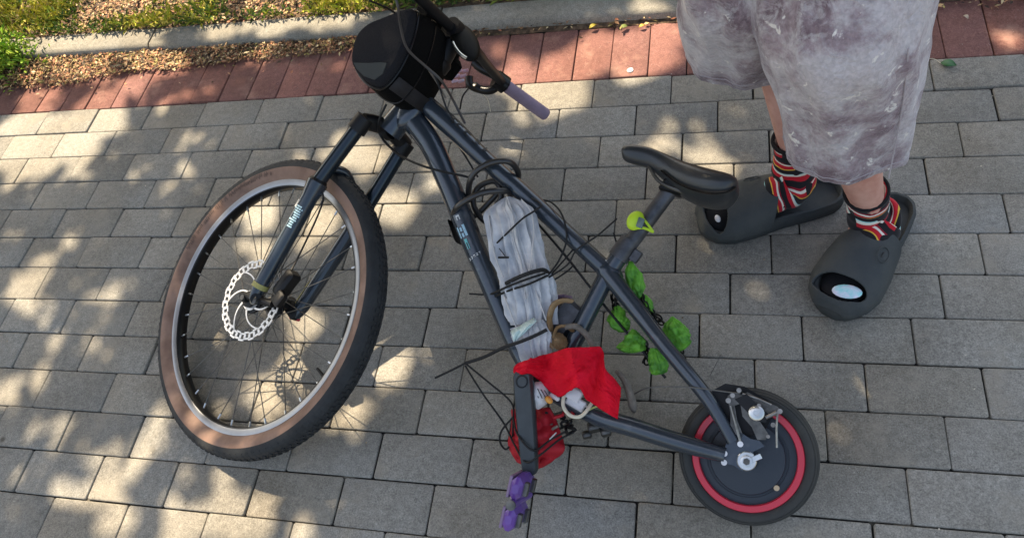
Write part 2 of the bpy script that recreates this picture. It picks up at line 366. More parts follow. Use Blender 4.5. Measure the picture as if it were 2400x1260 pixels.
# grass and leaf litter (uncountable)
def leafbit(mb, att, c, L_, W_, up, col, curl=.3):
    a = random.uniform(0, 2 * math.pi); d = Vector((math.cos(a), math.sin(a), random.uniform(-.2, up))).normalized(); s = Vector((-math.sin(a), math.cos(a), random.uniform(-.5, .5))).normalized(); n = d.cross(s)
    c = V(c); n0 = len(mb.v)
    mb.add([c, c + d * L_ * .5 + s * W_ * .5 + n * L_ * curl * .2, c + d * L_, c + d * L_ * .5 - s * W_ * .5 + n * L_ * curl * .2], [(0, 1, 2), (0, 2, 3)])
    att += [(*col, 1)] * 4
DRY = [(.42, .22, .11), (.26, .14, .07), (.50, .32, .16), (.10, .06, .035), (.44, .18, .10), (.60, .46, .26), (.30, .24, .08), (.05, .03, .02)]
def jit(c, s=.2): k = random.gauss(1, s); return tuple(max(.004, q * k) for q in c)
lt = MB(); att = []
def litter(n, fx, fy, dens):
    k = 0
    while k < n:
        x = fx(); y = fy(x)
        if random.random() > dens(x, y): continue
        k += 1; ln = random.uniform(.005, .018)
        leafbit(lt, att, (x, y, random.uniform(.004, .016)), ln * random.uniform(.8, 1.5), ln * random.uniform(.15, .7), .5, jit(random.choice(DRY), .3))
def gd(x, y):
    lim = interp([-.6, 0, .25, .45, .6, .9, 1.25, 1.5, 1.8, 2.4, 2.9, 3.6], [.10, .115, .12, .155, .15, .165, .17, .19, .197, .195, .165, .17], x) + .018 * noise.noise(Vector((x * 14, 2, 0)))
    return 1 if y > lim else .012
litter(12000, lambda: random.uniform(-.7, 1.45), lambda x: random.uniform(.07, ky(x) + .006), gd)
litter(650, lambda: random.uniform(1.45, 3.4), lambda x: random.uniform(.15, ky(x) + .004), gd)
for k in range(170): leafbit(lt, att, (random.uniform(-.4, 3.2), random.uniform(-1.5, .05), .003), random.uniform(.002, .006), random.uniform(.001, .004), .2, jit(random.choice([(.5, .45, .36), (.08, .06, .03), (.35, .25, .15)])))
tag(lt.build('leaf_litter', M['leafy'], attr=att, smooth=False), kind='stuff', label='dry brown leaf litter lying along the kerb', cat='leaf litter')
gr = MB(); att = []
GRN = [(.10, .17, .03), (.16, .22, .03), (.055, .115, .03), (.23, .27, .045)]; YEL = [(.38, .37, .05), (.30, .34, .04), (.46, .40, .10)]
k = 0
while k < 42000:
    x = random.uniform(-1.0, 2.5); y = ky(x) + .082 + random.random() ** 1.5 * .75
    c = noise.noise(Vector((x * 5.5, y * 5.5, 1))); c2 = noise.noise(Vector((x * 3, y * 3, 9)))
    edge = min(1, (y - ky(x) - .07) / .09)
    if random.random() > (.45 + 1.2 * max(0, c + .1)) * (.3 + .7 * edge) + .05: continue
    k += 1
    z = .032 + random.uniform(0, .022)
    if c + c2 * .5 + random.gauss(0, .18) < -.2: leafbit(gr, att, (x, y, z), random.uniform(.007, .020), random.uniform(.005, .010), .6, jit(random.choice(DRY)))
    else:
        pal = YEL if c2 + random.gauss(0, .25) > .05 else GRN; ln = random.uniform(.012, .036)
        leafbit(gr, att, (x, y, z), ln, random.uniform(.003, .010), 1.4, jit(random.choice(pal)), .8)
for k in range(1500):                                    # bright weed clump spilling over the kerb at far left
    a = random.uniform(0, 6.28); r_ = abs(random.gauss(0, .055)); x, y = -.10 + r_ * math.cos(a) * 1.5, .235 + r_ * math.sin(a) * 1.1
    leafbit(gr, att, (x, y, .015 + random.uniform(0, .06)), random.uniform(.012, .034), random.uniform(.004, .010), 1.6, jit(random.choice([(.22, .36, .03), (.12, .24, .025), (.32, .42, .05)])), .8)
tag(gr.build('grass', M['leafy'], attr=att, smooth=False), kind='stuff', label='patchy yellow green grass and weeds growing behind the kerb', cat='grass')

# small countable things on the ground
def flatleaf(name, c, L_, W_, ang, m, label, stem=0):
    mb = MB(); d = Vector((math.cos(ang), math.sin(ang), 0)); s = Vector((-d.y, d.x, 0)); c = V(c); A, B = [], []
    N = 10; vs = []
    for i in range(N + 1):
        t = i / N; w_ = W_ * .5 * math.sin(math.pi * min(.985, max(.02, t ** .85))); z = .004 + .004 * math.sin(t * 3)
        vs += [c + d * (t - .5) * L_ + s * w_ + Vector((0, 0, z + .0025)), c + d * (t - .5) * L_ + Vector((0, 0, z)), c + d * (t - .5) * L_ - s * w_ + Vector((0, 0, z + .0025))]
    mb.add(vs, [(i * 3 + j, i * 3 + j + 1, (i + 1) * 3 + j + 1, (i + 1) * 3 + j) for i in range(N) for j in (0, 1)])
    o = mb.build(name, m); so2 = o.modifiers.new('thick', 'SOLIDIFY'); so2.thickness = .0006
    tag(o, label, 'leaf')
    if stem:
        q = MB(); a = c - d * L_ * .5; q.tube(cr([a + Vector((0, 0, .004)), a - d * stem * .5 + s * .008 + Vector((0, 0, .006)), a - d * stem + s * .004 + Vector((0, 0, .004))], 5), .0007, 5); q.build('leaf_stem', M['cream'], o)
    return o
flatleaf('fallen_leaf', P(2222, 155), .034, .024, 5.9, M['blade'], 'round green leaf with a thin pale stem on the first grey paver', .035)
flatleaf('fallen_leaf', P(1390, 66, .006), .022, .013, .6, mat('yellow_leaf', (.5, .40, .05), .6), 'small yellow leaf at the foot of the kerb')
flatleaf('fallen_leaf', P(1462, 68, .004), .024, .014, 3.6, mat('olive_leaf', (.22, .27, .06), .6), 'olive green leaf on the red bricks by the kerb')
flatleaf('fallen_leaf', P(1505, 66, .004), .018, .010, .3, mat('orange_leaf', (.6, .36, .06), .6), 'tiny orange leaf on the red bricks nearest the shorts')
flatleaf('fallen_leaf', P(2262, 45, .004), .014, .009, 2.2, mat('pale_leaf', (.6, .48, .35), .6), 'pale dry leaf on the red bricks right of the shorts')
mb = MB(); mb.disc(P(1477, 166, .001), (0, 0, 1), [(.0085, 0), (.0088, .002), (.0078, .0035), (.006, .003), (.0058, .0022), (.001, .0022)], 20)
tag(mb.build('bottle_cap', M['coin']), 'small pale round cap lying on the sunlit red bricks', 'bottle cap')

# ------------------------------------------------------------------ bicycle
bike = thing('bicycle', 'slate blue bicycle lying on its side, large tan-walled front wheel, small red-ringed rear wheel', 'bicycle', (1.95, -.7, 0))
# --- front wheel
fw = thing('front_wheel', '', '', WC); del fw['label']; del fw['category']; fw.parent = bike; fw.matrix_parent_inverse = bike.matrix_world.inverted()
def tq(r): return .2845 + (r - .2845) * .89 if r > .2845 else r
def ringloft(mb, prof, mi=0, N=144, loop=True, c=WC, n=WN): mb.disc(c, n, [(tq(r_), h_ * (.96 if r_ > .2851 else 1)) for r_, h_ in prof], N, mi=mi, closed=loop, up=WS if n is WN else None, cap=False)
tprof = [(.2845, .0145), (.290, .0195), (.298, .0245), (.307, .0275), (.3145, .0278)]
tread = [(.3145, .0278), (.3225, .0268), (.330, .0235), (.3355, .0180), (.3385, .0100), (.3393, 0.), (.3385, -.0100), (.3355, -.0180), (.330, -.0235), (.3225, -.0268), (.3145, -.0278)]
mb = MB(); ringloft(mb, tprof, 0, loop=False); ringloft(mb, [(r, -h) for r, h in reversed(tprof)], 0, loop=False); ringloft(mb, tread, 1, loop=False)
ringloft(mb, [(.2845, -.0145), (.280, -.012), (.280, .012), (.2845, .0145)], 1, loop=False)
for row, (r, h, tn, NN, hw, hl) in enumerate([(.3385, .0, 0., 118, .0030, .0062), (.3378, .0085, .18, 118, .0028, .0060), (.3378, -.0085, -.18, 118, .0028, .0060), (.3340, .0165, .55, 118, .0032, .0058), (.3340, -.0165, -.55, 118, .0032, .0058), (.3282, .0225, .9, 118, .0028, .0050), (.3282, -.0225, -.9, 118, .0028, .0050)]):
    for k in range(NN):
        a = 2 * math.pi * (k + (row % 2) * .5) / NN; d = WS * math.cos(a) + WN.cross(WS) * math.sin(a); tg = WN.cross(d)
        nn = (d * math.cos(tn) + WN * math.sin(tn)); bb = nn.cross(tg)
        mb.box(WC + d * tq(r) + WN * h * .96 + nn * .0006, (bb, tg, nn), (hw, hl * .68, .0023 if abs(tn) < .5 else .0013), mi=1)
tyre = mb.build('tyre', [M['tan'], M['rubber']], fw, ang=50)
# faded sidewall print: short strokes
mk = MB(); random.seed(3)
a0 = WP(520, 505, .027) - WC; ux, uy = WS, WN.cross(WS)
def wang(x, y): d = WP(x, y, .02) - WC; return math.atan2(d.dot(uy), d.dot(ux))
aA, aB = wang(640, 415), wang(450, 590)
k = 0; a = aA; sg = 1 if (aB - aA + math.pi) % (2 * math.pi) - math.pi > 0 else -1; tot = abs((aB - aA + math.pi) % (2 * math.pi) - math.pi); run = 0
while run < tot:
    st = random.choice([.008, .011, .014]); w_ = st * .55; r0, r1 = .2985, .3120
    if random.random() < .5: r0 += .004
    if random.random() < .3: r1 -= .005
    q = []
    for (rr, aa) in ((r0, run), (r0, run + w_), (r1, run + w_ * .8), (r1, run)):
        an = aA + sg * aa; q.append(WC + (ux * math.cos(an) + uy * math.sin(an)) * tq(rr) + WN * (interp([p[0] for p in tprof], [p[1] for p in tprof], rr) * .96 + .0009))
    mk.add(q, [(0, 1, 2, 3)]); run += st + (.02 if random.random() < .12 else 0)
mk.build('sidewall_print', M['tyremark'], tyre, smooth=False)
mb = MB(); ringloft(mb, [(.2845, .0145), (.2850, .0158), (.2760, .0158), (.2715, .0135)], 0, loop=False); ringloft(mb, [(.2715, -.0135), (.2760, -.0158), (.2850, -.0158), (.2845, -.0145)], 0, loop=False)
ringloft(mb, [(.2715, .0135), (.2690, .0125), (.2665, .006), (.2660, 0), (.2665, -.006), (.2690, -.0125), (.2715, -.0135)], 1, loop=False)
mb.build('rim', [M['silver'], M['gloss']], fw)
for k in range(32):
    a = 2 * math.pi * k / 32; side = 1 if k % 2 else -1; tw = (1 if (k // 2) % 2 else -1) * 1.15
    p1 = WC + (ux * math.cos(a) + uy * math.sin(a)) * .267 + WN * side * .002; p0 = WC + (ux * math.cos(a + tw) + uy * math.sin(a + tw)) * .024 + WN * side * .030
    d = (p1 - p0).normalized(); sp = MB(); sp.tube([p0, p1 - d * .0135, p1 - d * .013, p1], [.00105, .00105, .0024, .0024], 6)
    sp.m = [1 if i % 7 > 10 or i >= 12 else 0 for i in range(len(sp.f))]; sp.build('spoke', [M['dullsteel'], M['steel']], fw)
mb = MB(); mb.disc(WC, WN, [(.009, -.05), (.012, -.048), (.012, -.036), (.028, -.034), (.028, -.029), (.014, -.026), (.013, 0), (.015, .024), (.029, .028), (.029, .033), (.018, .036), (.018, .045), (.009, .048), (.009, .06)], 24); mb.build('hub', M['black'], fw)
vb = MB(); an = wang(745, 882); dd = ux * math.cos(an) + uy * math.sin(an); vb.tube([WC + dd * .267, WC + dd * .235], [.004, .003], 8); vb.build('valve', M['black'], fw)
# brake rotor with round holes cut as a wavy ring and six arms
RC = WC + WN * .037; mb = MB(); N = 144; o_, i_ = [], []
for k in range(N):
    a = 2 * math.pi * k / N; d = ux * math.cos(a) + uy * math.sin(a); wv = .0022 * math.cos(24 * a)
    o_.append(RC + d * (.088 + wv)); i_.append(RC + d * (.0715 - wv))
t_ = WN * .0009
# band made of bars and braces so that real gaps show
def arc(mb, r0, r1, a0, a1, n=3):
    rr = []
    for i in range(n + 1):
        a = a0 + (a1 - a0) * i / n; d = ux * math.cos(a) + uy * math.sin(a)
        rr.append([RC + d * r0 - t_, RC + d * r1 - t_, RC + d * r1 + t_, RC + d * r0 + t_])
    mb.loft(rr)
for k in range(36):
    s_ = 2 * math.pi / 36; a = k * s_; wv = .0016 if k % 2 else -.0012
    arc(mb, .0845 + wv, .0885 + wv, a, a + s_ + .002); arc(mb, .0715 + wv, .0750 + wv, a, a + s_ + .002)
    arc(mb, .0745, .0850, a + .0, a + s_ * .42, 2)
for k in range(6):
    a = k * math.pi / 3 + .3; rr = []
    for i in range(9):
        t = i / 8; r = .020 + .054 * t; an = a + .95 * t; d = ux * math.cos(an) + uy * math.sin(an); e_ = WN.cross(d) * (.0026 - .0006 * math.sin(t * math.pi)); c = RC + d * r
        rr.append([c - e_ - t_, c + e_ - t_, c + e_ + t_, c - e_ + t_])
    mb.loft(rr)
arc(mb, .014, .0235, 0, 2 * math.pi, 36)
mb.build('brake_rotor', M['rotor'], fw)
# --- fork
fk = MB(); 
def leg(side):
    o = .057 * side
    if side > 0: a, b, c_, e = WP(597, 694, o), WP(742, 432, o), WP(762, 398, o), WP(848, 288, o)
    else: a, b, c_, e = WP(697, 735, o), WP(838, 520, o), WP(862, 480, o), WP(945, 345, o)
    return a, b, c_, e
legs = {}
for side in (1, -1):
    a, b, c_, e = leg(side); legs[side] = (a, b, c_, e); d = (b - a).normalized()
    mb = MB(); pts = [a, a + d * .02, a + d * .06, a + (b - a) * .5, b - d * .03, b, b + d * .006]; mb.tube(pts, [.0125, .0165, .0168, .0175, .0182, .0225, .0225], 20)
    mb.tube([a - d * .008, a + d * .004], [.010, .0135], 14)
    lo = mb.build('fork_leg', M['fork'], bike)
    mb = MB(); mb.tube([b + d * .004, e + (e - b).normalized() * .004], .0158, 18); mb.build('fork_stanchion', M['stanch'], lo)
    mb = MB(); mb.tube([b + d * .002, b + d * .012], [.0215, .0180], 18); mb.build('dust_seal', M['black'], lo)
    mb = MB(); sd_ = (WN - d * WN.dot(d)).normalized(); ot_ = d.cross(sd_); vs = []; (q0, q1, l0, l1) = (-3.2, 3.2, .020, .031) if side > 0 else (-1.45, -.35, .020, .078)
    for i in range(17):
        ph = q0 + (q1 - q0) * i / 16
        for l in (l0, l1): vs.append(a + d * l + (sd_ * math.cos(ph) + ot_ * math.sin(ph)) * .0178)
    mb.add(vs, [(i * 2, i * 2 + 1, i * 2 + 3, i * 2 + 2) for i in range(16)]); mb.build('decal_band', M['olive'], lo)
    if side > 0:
        cam_d = (V(CT) - a).normalized(); q = MB(); ax = d; sd = (WN - d * WN.dot(d)).normalized(); ot = ax.cross(sd)
        L_ = (b - a).length; random.seed(5)
        def dec(mb, t0, t1, ph0, ph1):
            n = 4; vs = []
            for i in range(n + 1):
                ph = ph0 + (ph1 - ph0) * i / n
                for t in (t0, t1): vs.append(a + ax * t + (sd * math.cos(ph) + ot * math.sin(ph)) * .0180)
            mb.add(vs, [(i * 2, i * 2 + 1, i * 2 + 3, i * 2 + 2) for i in range(n)])
        for i in range(10): t = .165 + i * .0052; dec(q, t, t + .0032, -.15 + random.uniform(0, .4), 1.0 - random.uniform(0, .35))
        q.build('lettering', M['cyan'], lo, smooth=False)
        q = MB(); dec(q, L_ - .062, L_ - .044, -.75, -.1); q.build('label', M['white'], lo, smooth=False)
    if side < 0:
        q = MB(); q.tube([a - WN * .014 - WS * .012, a + WN * .010 - WS * .012], .0055, 12); q.build('axle_nut', M['red'], lo)
        q = MB(); q.box(a + WF * .018 + WN * .004, (WS, WF, WN), (.016, .026, .010), .004); q.tube([a + WF * .03 - WN * .01, a + WF * .03 + WN * .03], .013, 14); q.build('dropout', M['black'], lo)
e1, e2 = legs[1][3], legs[-1][3]; mid = (e1 + e2) / 2
mb = MB(); mb.tube(cr([e1 + WS * .004, e1 * .6 + mid * .4 + WS * .012, mid + WS * .018, e2 * .6 + mid * .4 + WS * .012, e2 + WS * .004], 5), [.019] * 21, 16, flat=.8)
for e in (e1, e2): mb.tube([e - WS * .020, e + WS * .014], [.0205, .0195], 18)
mb.tube([mid + WS * .01, HB], .020, 18); mb.build('fork_crown', M['black'], bike)
b1, b2 = legs[1][1], legs[-1][1]; ft = WF
ar = cr([b1 + ft * .008, b1 * .85 + b2 * .15 + WS * .035 + ft * .03, b1 * .5 + b2 * .5 + WS * .060 + ft * .036, b1 * .15 + b2 * .85 + WS * .035 + ft * .03, b2 + ft * .008], 7)
mb = MB(); mb.tube(ar, .0085, 12, flat=1.3); mb.build('fork_arch', M['fork'], bike)
# front brake caliper
cc = WP(668, 655, .034); mb = MB(); mb.box(WP(672, 665, .040), (WS, WF, WN), (.030, .014, .016), .005); mb.box(WP(655, 700, .05), (WS, WF, WN), (.016, .012, .008), .003)
mb.tube([WP(568, 690, .052), WP(640, 712, .052)], .008, 12); mb.tube([WP(600, 700, .035), WP(600, 700, .064)], .012, 16)
mb.build('front_brake_caliper', M['black'], bike)
mb = MB(); mb.tube([WC - WN * .055, WC + WN * .062], .006, 12); mb.disc(WP(598, 704, .060), WN, [(.010, 0), (.010, .006), (.006, .008)], 14); mb.build('front_axle', M['dullsteel'], bike)
# --- frame
fr = MB(); hd = (HT - HB).normalized()
fr.tube([HB - hd * .004, HB + hd * .01, (HB + HT) / 2, HT - hd * .008, HT + hd * .004], [.0300, .0285, .0255, .0255, .0240], 24)
fr.tube(cr([FP(985, 232), FP(1060, 300), FP(1130, 368), FP(1232, 458), FP(1330, 548), FP(1425, 636)], 6), np.interp(np.linspace(0, 1, 31), [0, .15, .4, .8, 1], [.021, .0235, .0200, .0180, .0185]), 20, flat=.9)
fr.tube(cr([FP(955, 268), FP(1008, 335), FP(1052, 430), FP(1098, 545), FP(1155, 680), FP(1205, 800), FP(1262, 900)], 6), np.interp(np.linspace(0, 1, 37), [0, .2, .5, .8, 1], [.027, .0255, .0240, .0195, .0190]), 22, flat=.95)
fr.ball(FP(958, 262, .006), (hd, WF, FN), (.045, .034, .024), 20, 12)
fr.tube([FP(1288, 912), FP(1425, 640), FP(1458, 590)], [.0180, .0172, .0178], 20)
fr.tube([FP(1288, 905, -.036), FP(1288, 905, .036)], .0215, 24)
for sgn in (1, -1):
    fr.tube(cr([FP(1425, 640, .004 * sgn), FP(1500, 735, .018 * sgn), FP(1560, 812, .034 * sgn), FP(1660, 935, .052 * sgn), FP(1718, 1035, .060 * sgn)], 6), np.interp(np.linspace(0, 1, 25), [0, .3, .7, 1], [.0180, .0150, .0130, .0105]), 18)
    fr.tube(cr([FP(1300, 920, .018 * sgn), FP(1400, 975, .030 * sgn), FP(1480, 1000, .044 * sgn), FP(1590, 1035, .055 * sgn), FP(1700, 1066, .060 * sgn)], 6), np.interp(np.linspace(0, 1, 25), [0, .4, .8, 1], [.0190, .0195, .0175, .0140]), 18, flat=.9)
fr.ball(FP(1428, 640, .0), (FP(1500, 735) - FP(1425, 640), FN.cross(FP(1500, 735) - FP(1425, 640)), FN), (.034, .022, .021), 20, 12)
frame = fr.build('frame', M['frame'], bike)
def plate(name, poly, o0, o1, m, parent, fn=FP):
    mb = MB(); mb.loft([[fn(x, y, o0) for x, y in poly], [fn(x, y, o1) for x, y in poly]]); return mb.build(name, m, parent, smooth=False)
plate('dropout', [(1706, 1030), (1735, 1012), (1760, 1028), (1780, 1032), (1792, 1045), (1765, 1058), (1768, 1078), (1760, 1098), (1738, 1102), (1720, 1090), (1700, 1085), (1694, 1060)], .056, .062, M['frame'], frame)
mb = MB()
for (x, y) in ((1698, 1062), (1697, 1083), (1735, 1040)): mb.tube([FP(x, y, .056), FP(x, y, .068)], .005, 10)
mb.build('dropout_bolt', M['steel'], frame)
# lettering blocks on top tube and down tube
def tube_marks(name, pts, rad, ts, wd, ln, m, ph=(-.5, .5), seed=1, shear=0):
    random.seed(seed); c = cr(pts, 12); mb = MB(); n = len(c) - 1
    for t in ts:
        i = t * n; a = c[int(i)].lerp(c[min(int(i) + 1, n)], i - int(i)); d = (c[min(int(i) + 1, n)] - c[int(i)]).normalized(); nn = (FN - d * FN.dot(d)).normalized(); ss = d.cross(nn)
        for (p0, p1, l0, l1) in random.choice([[(0, 1, 0, .35), (0, .25, .35, 1), (.75, 1, .35, 1)], [(0, 1, 0, .3), (.4, .6, .3, 1)], [(0, .28, 0, 1), (.4, .65, .3, 1), (.8, 1, 0, 1)], [(0, 1, 0, .3), (0, 1, .7, 1), (0, .25, .3, .7)]]):
            vs = []
            for k in range(4):
                q = ph[0] + (ph[1] - ph[0]) * (p0 + (p1 - p0) * k / 3)
                for l in (l0, l1): vs.append(a + d * (l - .5) * ln + (nn * math.cos(q) + ss * math.sin(q)) * (rad + .0006))
            mb.add(vs, [(k * 2, k * 2 + 1, k * 2 + 3, k * 2 + 2) for k in range(3)])
    return mb.build(name, m, frame, smooth=False)
TT = [FP(1060, 300), FP(1130, 368), FP(1232, 458)]
tube_marks('top_tube_lettering', TT, .0225, [0, .13, .26, .39, .52], .02, .013, M['darkmark'], (-1.15, -.45), 2)
DT = [FP(1052, 430), FP(1098, 545), FP(1155, 680)]
tube_marks('down_tube_emblem', DT, .0243, [.38], .02, .010, M['white'], (-.1, .2), 2)
tube_marks('down_tube_lettering', DT, .0241, [.47, .52], .02, .012, M['cyan'], (-.2, .55), 5)
tube_marks('down_tube_stripe', DT, .0238, [.60], .02, .022, M['teal'], (.05, .3), 6)
for q_ in range(5): tube_marks('down_tube_web_text', DT, .0235, [.69 + .003 * q_], .02, .005, M['white'], (-.6 + .26 * q_, -.45 + .26 * q_), 8 + q_)
# seat collar, post, saddle
mb = MB(); a, b = FP(1448, 605), FP(1478, 562); mb.tube([a, a.lerp(b, .5), b], [.0205, .0205, .0185], 20); mb.box(FP(1490, 600, .004), (b - a, FN, (b - a).cross(FN)), (.012, .006, .009), .002); mb.build('seat_clamp', M['post'], bike)
mb = MB(); mb.tube([FP(1425, 640), FP(1575, 440)], .0152, 20); pst = mb.build('seat_post', M['post'], bike)
mb = MB(); mb.box(FP(1580, 440), (FP(1640, 430) - FP(1540, 400), FN, (FP(1575, 440) - FP(1425, 640))), (.022, .020, .014), .004); mb.build('post_head', M['black'], pst)
S = [((1457, 352), (1459, 366), .008), ((1463, 344), (1463, 376), .016), ((1480, 340), (1482, 384), .0195), ((1520, 345), (1522, 396), .021), ((1560, 360), (1552, 420), .026), ((1600, 378), (1585, 452), .040), ((1640, 392), (1625, 476), .056), ((1680, 404), (1668, 488), .067), ((1710, 413), (1705, 484), .069), ((1727, 424), (1727, 462), .058), ((1731, 434), (1731, 446), .040)]
rings = []
for (tp, bt, w_) in S:
    A, B = FP(*tp), FP(*bt); c = (A + B) / 2; U = (A - B) / 2; r = []
    for k in range(28):
        th = 2 * math.pi * k / 28; cx, sx = math.cos(th), math.sin(th)
        X = math.copysign(abs(cx) ** .7, cx); Y = math.copysign(abs(sx) ** .75, sx)
        dip = -.10 * (1 - abs(X)) if Y > 0 else 0
        r.append(c + FN * w_ * X * (1 - .25 * max(0, -Y)) + U * (Y + dip))
    rings.append(r)
ring2 = []
for i in range(len(rings) - 1):
    for q in range(4):
        t = q / 4; ring2.append([.5 * ((2 * b) + (c - a) * t + (2 * a - 5 * b + 4 * c - d) * t * t + (3 * b - a - 3 * c + d) * t ** 3) for a, b, c, d in zip(rings[max(i - 1, 0)], rings[i], rings[i + 1], rings[min(i + 2, len(rings) - 1)])])
ring2.append(rings[-1]); mb = MB(); mb.loft(ring2); sad = mb.build('saddle', M['saddle'], bike, ang=80)
mb = MB()
for sg in (1, -1): mb.tube(cr([FP(1520, 385, .008 * sg), FP(1545, 425, .018 * sg), FP(1600, 450, .022 * sg), FP(1660, 470, .022 * sg)], 5), .0035, 8)
mb.build('saddle_rail', M['dullsteel'], sad)
mb = MB()
e_ = []
for i, (tp, bt, w_) in enumerate(S[4:10]):
    A, B = FP(*tp), FP(*bt); e_.append(A.lerp(B, .78) + FN * (w_ * .93 + .002))
mb.tube(cr(e_, 5), .0022, 8); mb.build('saddle_piping', M['gloss'], sad)
# rear wheel
rw = thing('rear_wheel', '', '', FH); del rw['label']; del rw['category']; rw.parent = bike; rw.matrix_parent_inverse = bike.matrix_world.inverted()
def rdisc(prof, N=96, **k): mb.disc(FH + FN.cross(WN).normalized() * 0, FN, [(r * .912, h) for r, h in prof], N, **k)
pr2 = [(.1005, .0205), (.103, .0245), (.109, .0285), (.116, .0285), (.1225, .0235), (.1262, .0135), (.1275, 0)]
mb = MB(); rdisc(pr2 + [(r, -h) for r, h in reversed(pr2[:-1])], 96, closed=True)
for rr, hh in ((.1195, .0262), (.1238, .0205), (.1263, .0110)):
    for sg in (1, -1): rdisc([(rr - .0012, hh * sg), (rr, (hh + .0012) * sg), (rr + .0014, (hh - .0006) * sg)], 96, cap=False)
rt = mb.build('tyre', M['greytyre'], rw)
mb = MB(); rdisc([(.1015, .0190), (.1015, .0240), (.1000, .0258), (.0895, .0258), (.0880, .0240), (.0880, .016)], 96, cap=False); mb.build('red_rim_ring', M['red'], rw)
mb = MB(); rdisc([(.0885, .019), (.0800, .0200), (.0745, .0205), (.0740, .0120), (.0690, .0125), (.0685, .0290), (.0665, .0320), (.040, .0345), (.022, .0365), (.018, .050)], 96); rdisc([(.018, -.055), (.024, -.034), (.075, -.030), (.085, -.022), (.102, -.020)], 96); mb.build('motor_hub', M['motor'], rw)
mb = MB(); rdisc([(.0738, .0122), (.0738, .0145), (.0712, .0145), (.0712, .0122)], 96, cap=False)
mb.build('hub_groove_ring', M['gloss'], rw)
mb = MB(); p = FP(1820, 1140, .018); mb.tube([p, p + FN * .012], .0048, 10); mb.build('valve', mat('brass', (.55, .40, .25), .35, metal=.6), rw)
mb = MB(); ac = FP(1750, 1079, .060); mb.disc(ac, FN, [(.0160, 0), (.0160, .003), (.0145, .0045), (.010, .0045), (.0095, .009), (.0085, .0095), (.0045, .009), (.0040, .004)], 28)
mb.box(FP(1768, 1074, .0625), (FP(1800, 1060) - FP(1768, 1074), FN, FN.cross(FP(1800, 1060) - FP(1768, 1074))), (.012, .0025, .005), .001); mb.build('axle_washer', M['steel'], rw)
mb = MB(); mb.tube([ac + FN * .0065, ac + FN * .0112], .0058, 6); mb.build('axle_end', M['dullsteel'], rw)
# rear brake caliper assembly
cal = plate('rear_brake_caliper', [(1705, 928), (1716, 918), (1734, 925), (1752, 918), (1785, 935), (1822, 952), (1835, 965), (1818, 975), (1795, 968), (1775, 978), (1790, 1000), (1800, 1015), (1795, 1030), (1775, 1030), (1762, 1000), (1740, 975), (1735, 945), (1722, 950), (1728, 985), (1742, 1020), (1728, 1040), (1712, 1010), (1712, 970)], .050, .062, M['dullsteel'], bike)
plate('caliper_arm', [(1722, 935), (1750, 922), (1782, 955), (1800, 968), (1795, 990), (1772, 985), (1752, 965)], .062, .074, M['black'], cal)
mb = MB(); q = FP(1773, 967, .074); mb.disc(q, FN, [(.0125, 0), (.0125, .004), (.010, .006), (.0045, .006), (.004, .003)], 18); mb.build('pivot_bolt', M['steel'], cal)
mb = MB()
for (x, y, r, h) in ((1707, 938, .0045, .070), (1717, 926, .004, .072), (1732, 914, .0042, .070), (1828, 963, .0042, .070), (1820, 968, .0035, .074), (1812, 995, .004, .066), (1800, 1022, .0032, .068), (1779, 950, .0035, .078)):
    mb.tube([FP(x, y, h - .016), FP(x, y, h)], r, 10)
mb.tube([FP(1740, 922, .070), FP(1778, 934, .070), FP(1808, 948, .070)], .0016, 6); mb.tube([FP(1822, 968, .070), FP(1820, 1000, .068), FP(1821, 1048, .066)], .0018, 6)
mb.tube([FP(1795, 978, .076), FP(1820, 966, .076)], .0032, 8); mb.tube([FP(1713, 950, .066), FP(1735, 1035, .064)], .0022, 6)
mb.build('caliper_screw', mat('worn_steel', (.28, .265, .24), .35, metal=.9, var=.3, vscale=60), cal)
plate('caliper_dark_gap_plate', [(1668, 915), (1700, 898), (1745, 905), (1800, 938), (1812, 975), (1790, 1012), (1748, 1024), (1716, 1008), (1690, 962)], .034, .046, M['black'], cal)  # black plate added for the caliper's dark mass and the shaded gap between stays
# cranks, pedals, chainring
mb = MB(); A = FP(1226, 880, .070); B = FP(1243, 1100, .076); d = (B - A).normalized(); sd = d.cross(FN)
rg = []
for t, w_, h in ((-.07, .006, .006), (-.05, .013, .0085), (0, .0175, .010), (.15, .0185, .0105), (.5, .0175, .0105), (.85, .0160, .010), (1, .0140, .009), (1.04, .010, .007), (1.06, .005, .004)):
    c = A.lerp(B, t) if 0 <= t <= 1 else (A + (B - A) * t)
    rg.append([c + sd * w_ * x + FN * h * y for x, y in ((-1, -.55), (-.8, -1), (.8, -1), (1, -.55), (1, .55), (.8, 1), (-.8, 1), (-1, .55))])
mb.loft(rg); mb.tube([FP(1236, 900, .02), FP(1236, 900, .075)], .013, 16); crk = mb.build('crank_arm', mat('crank_grey', (.045, .055, .060), .4, metal=.3, var=.15, vscale=25), bike)
mb = MB(); mb.disc(A + d * .010 + FN * .0095, FN, [(.012, 0), (.012, .002), (.0095, .0025), (.009, -.002), (.001, -.002)], 20); mb.build('crank_bolt_cover', M['gloss'], crk)
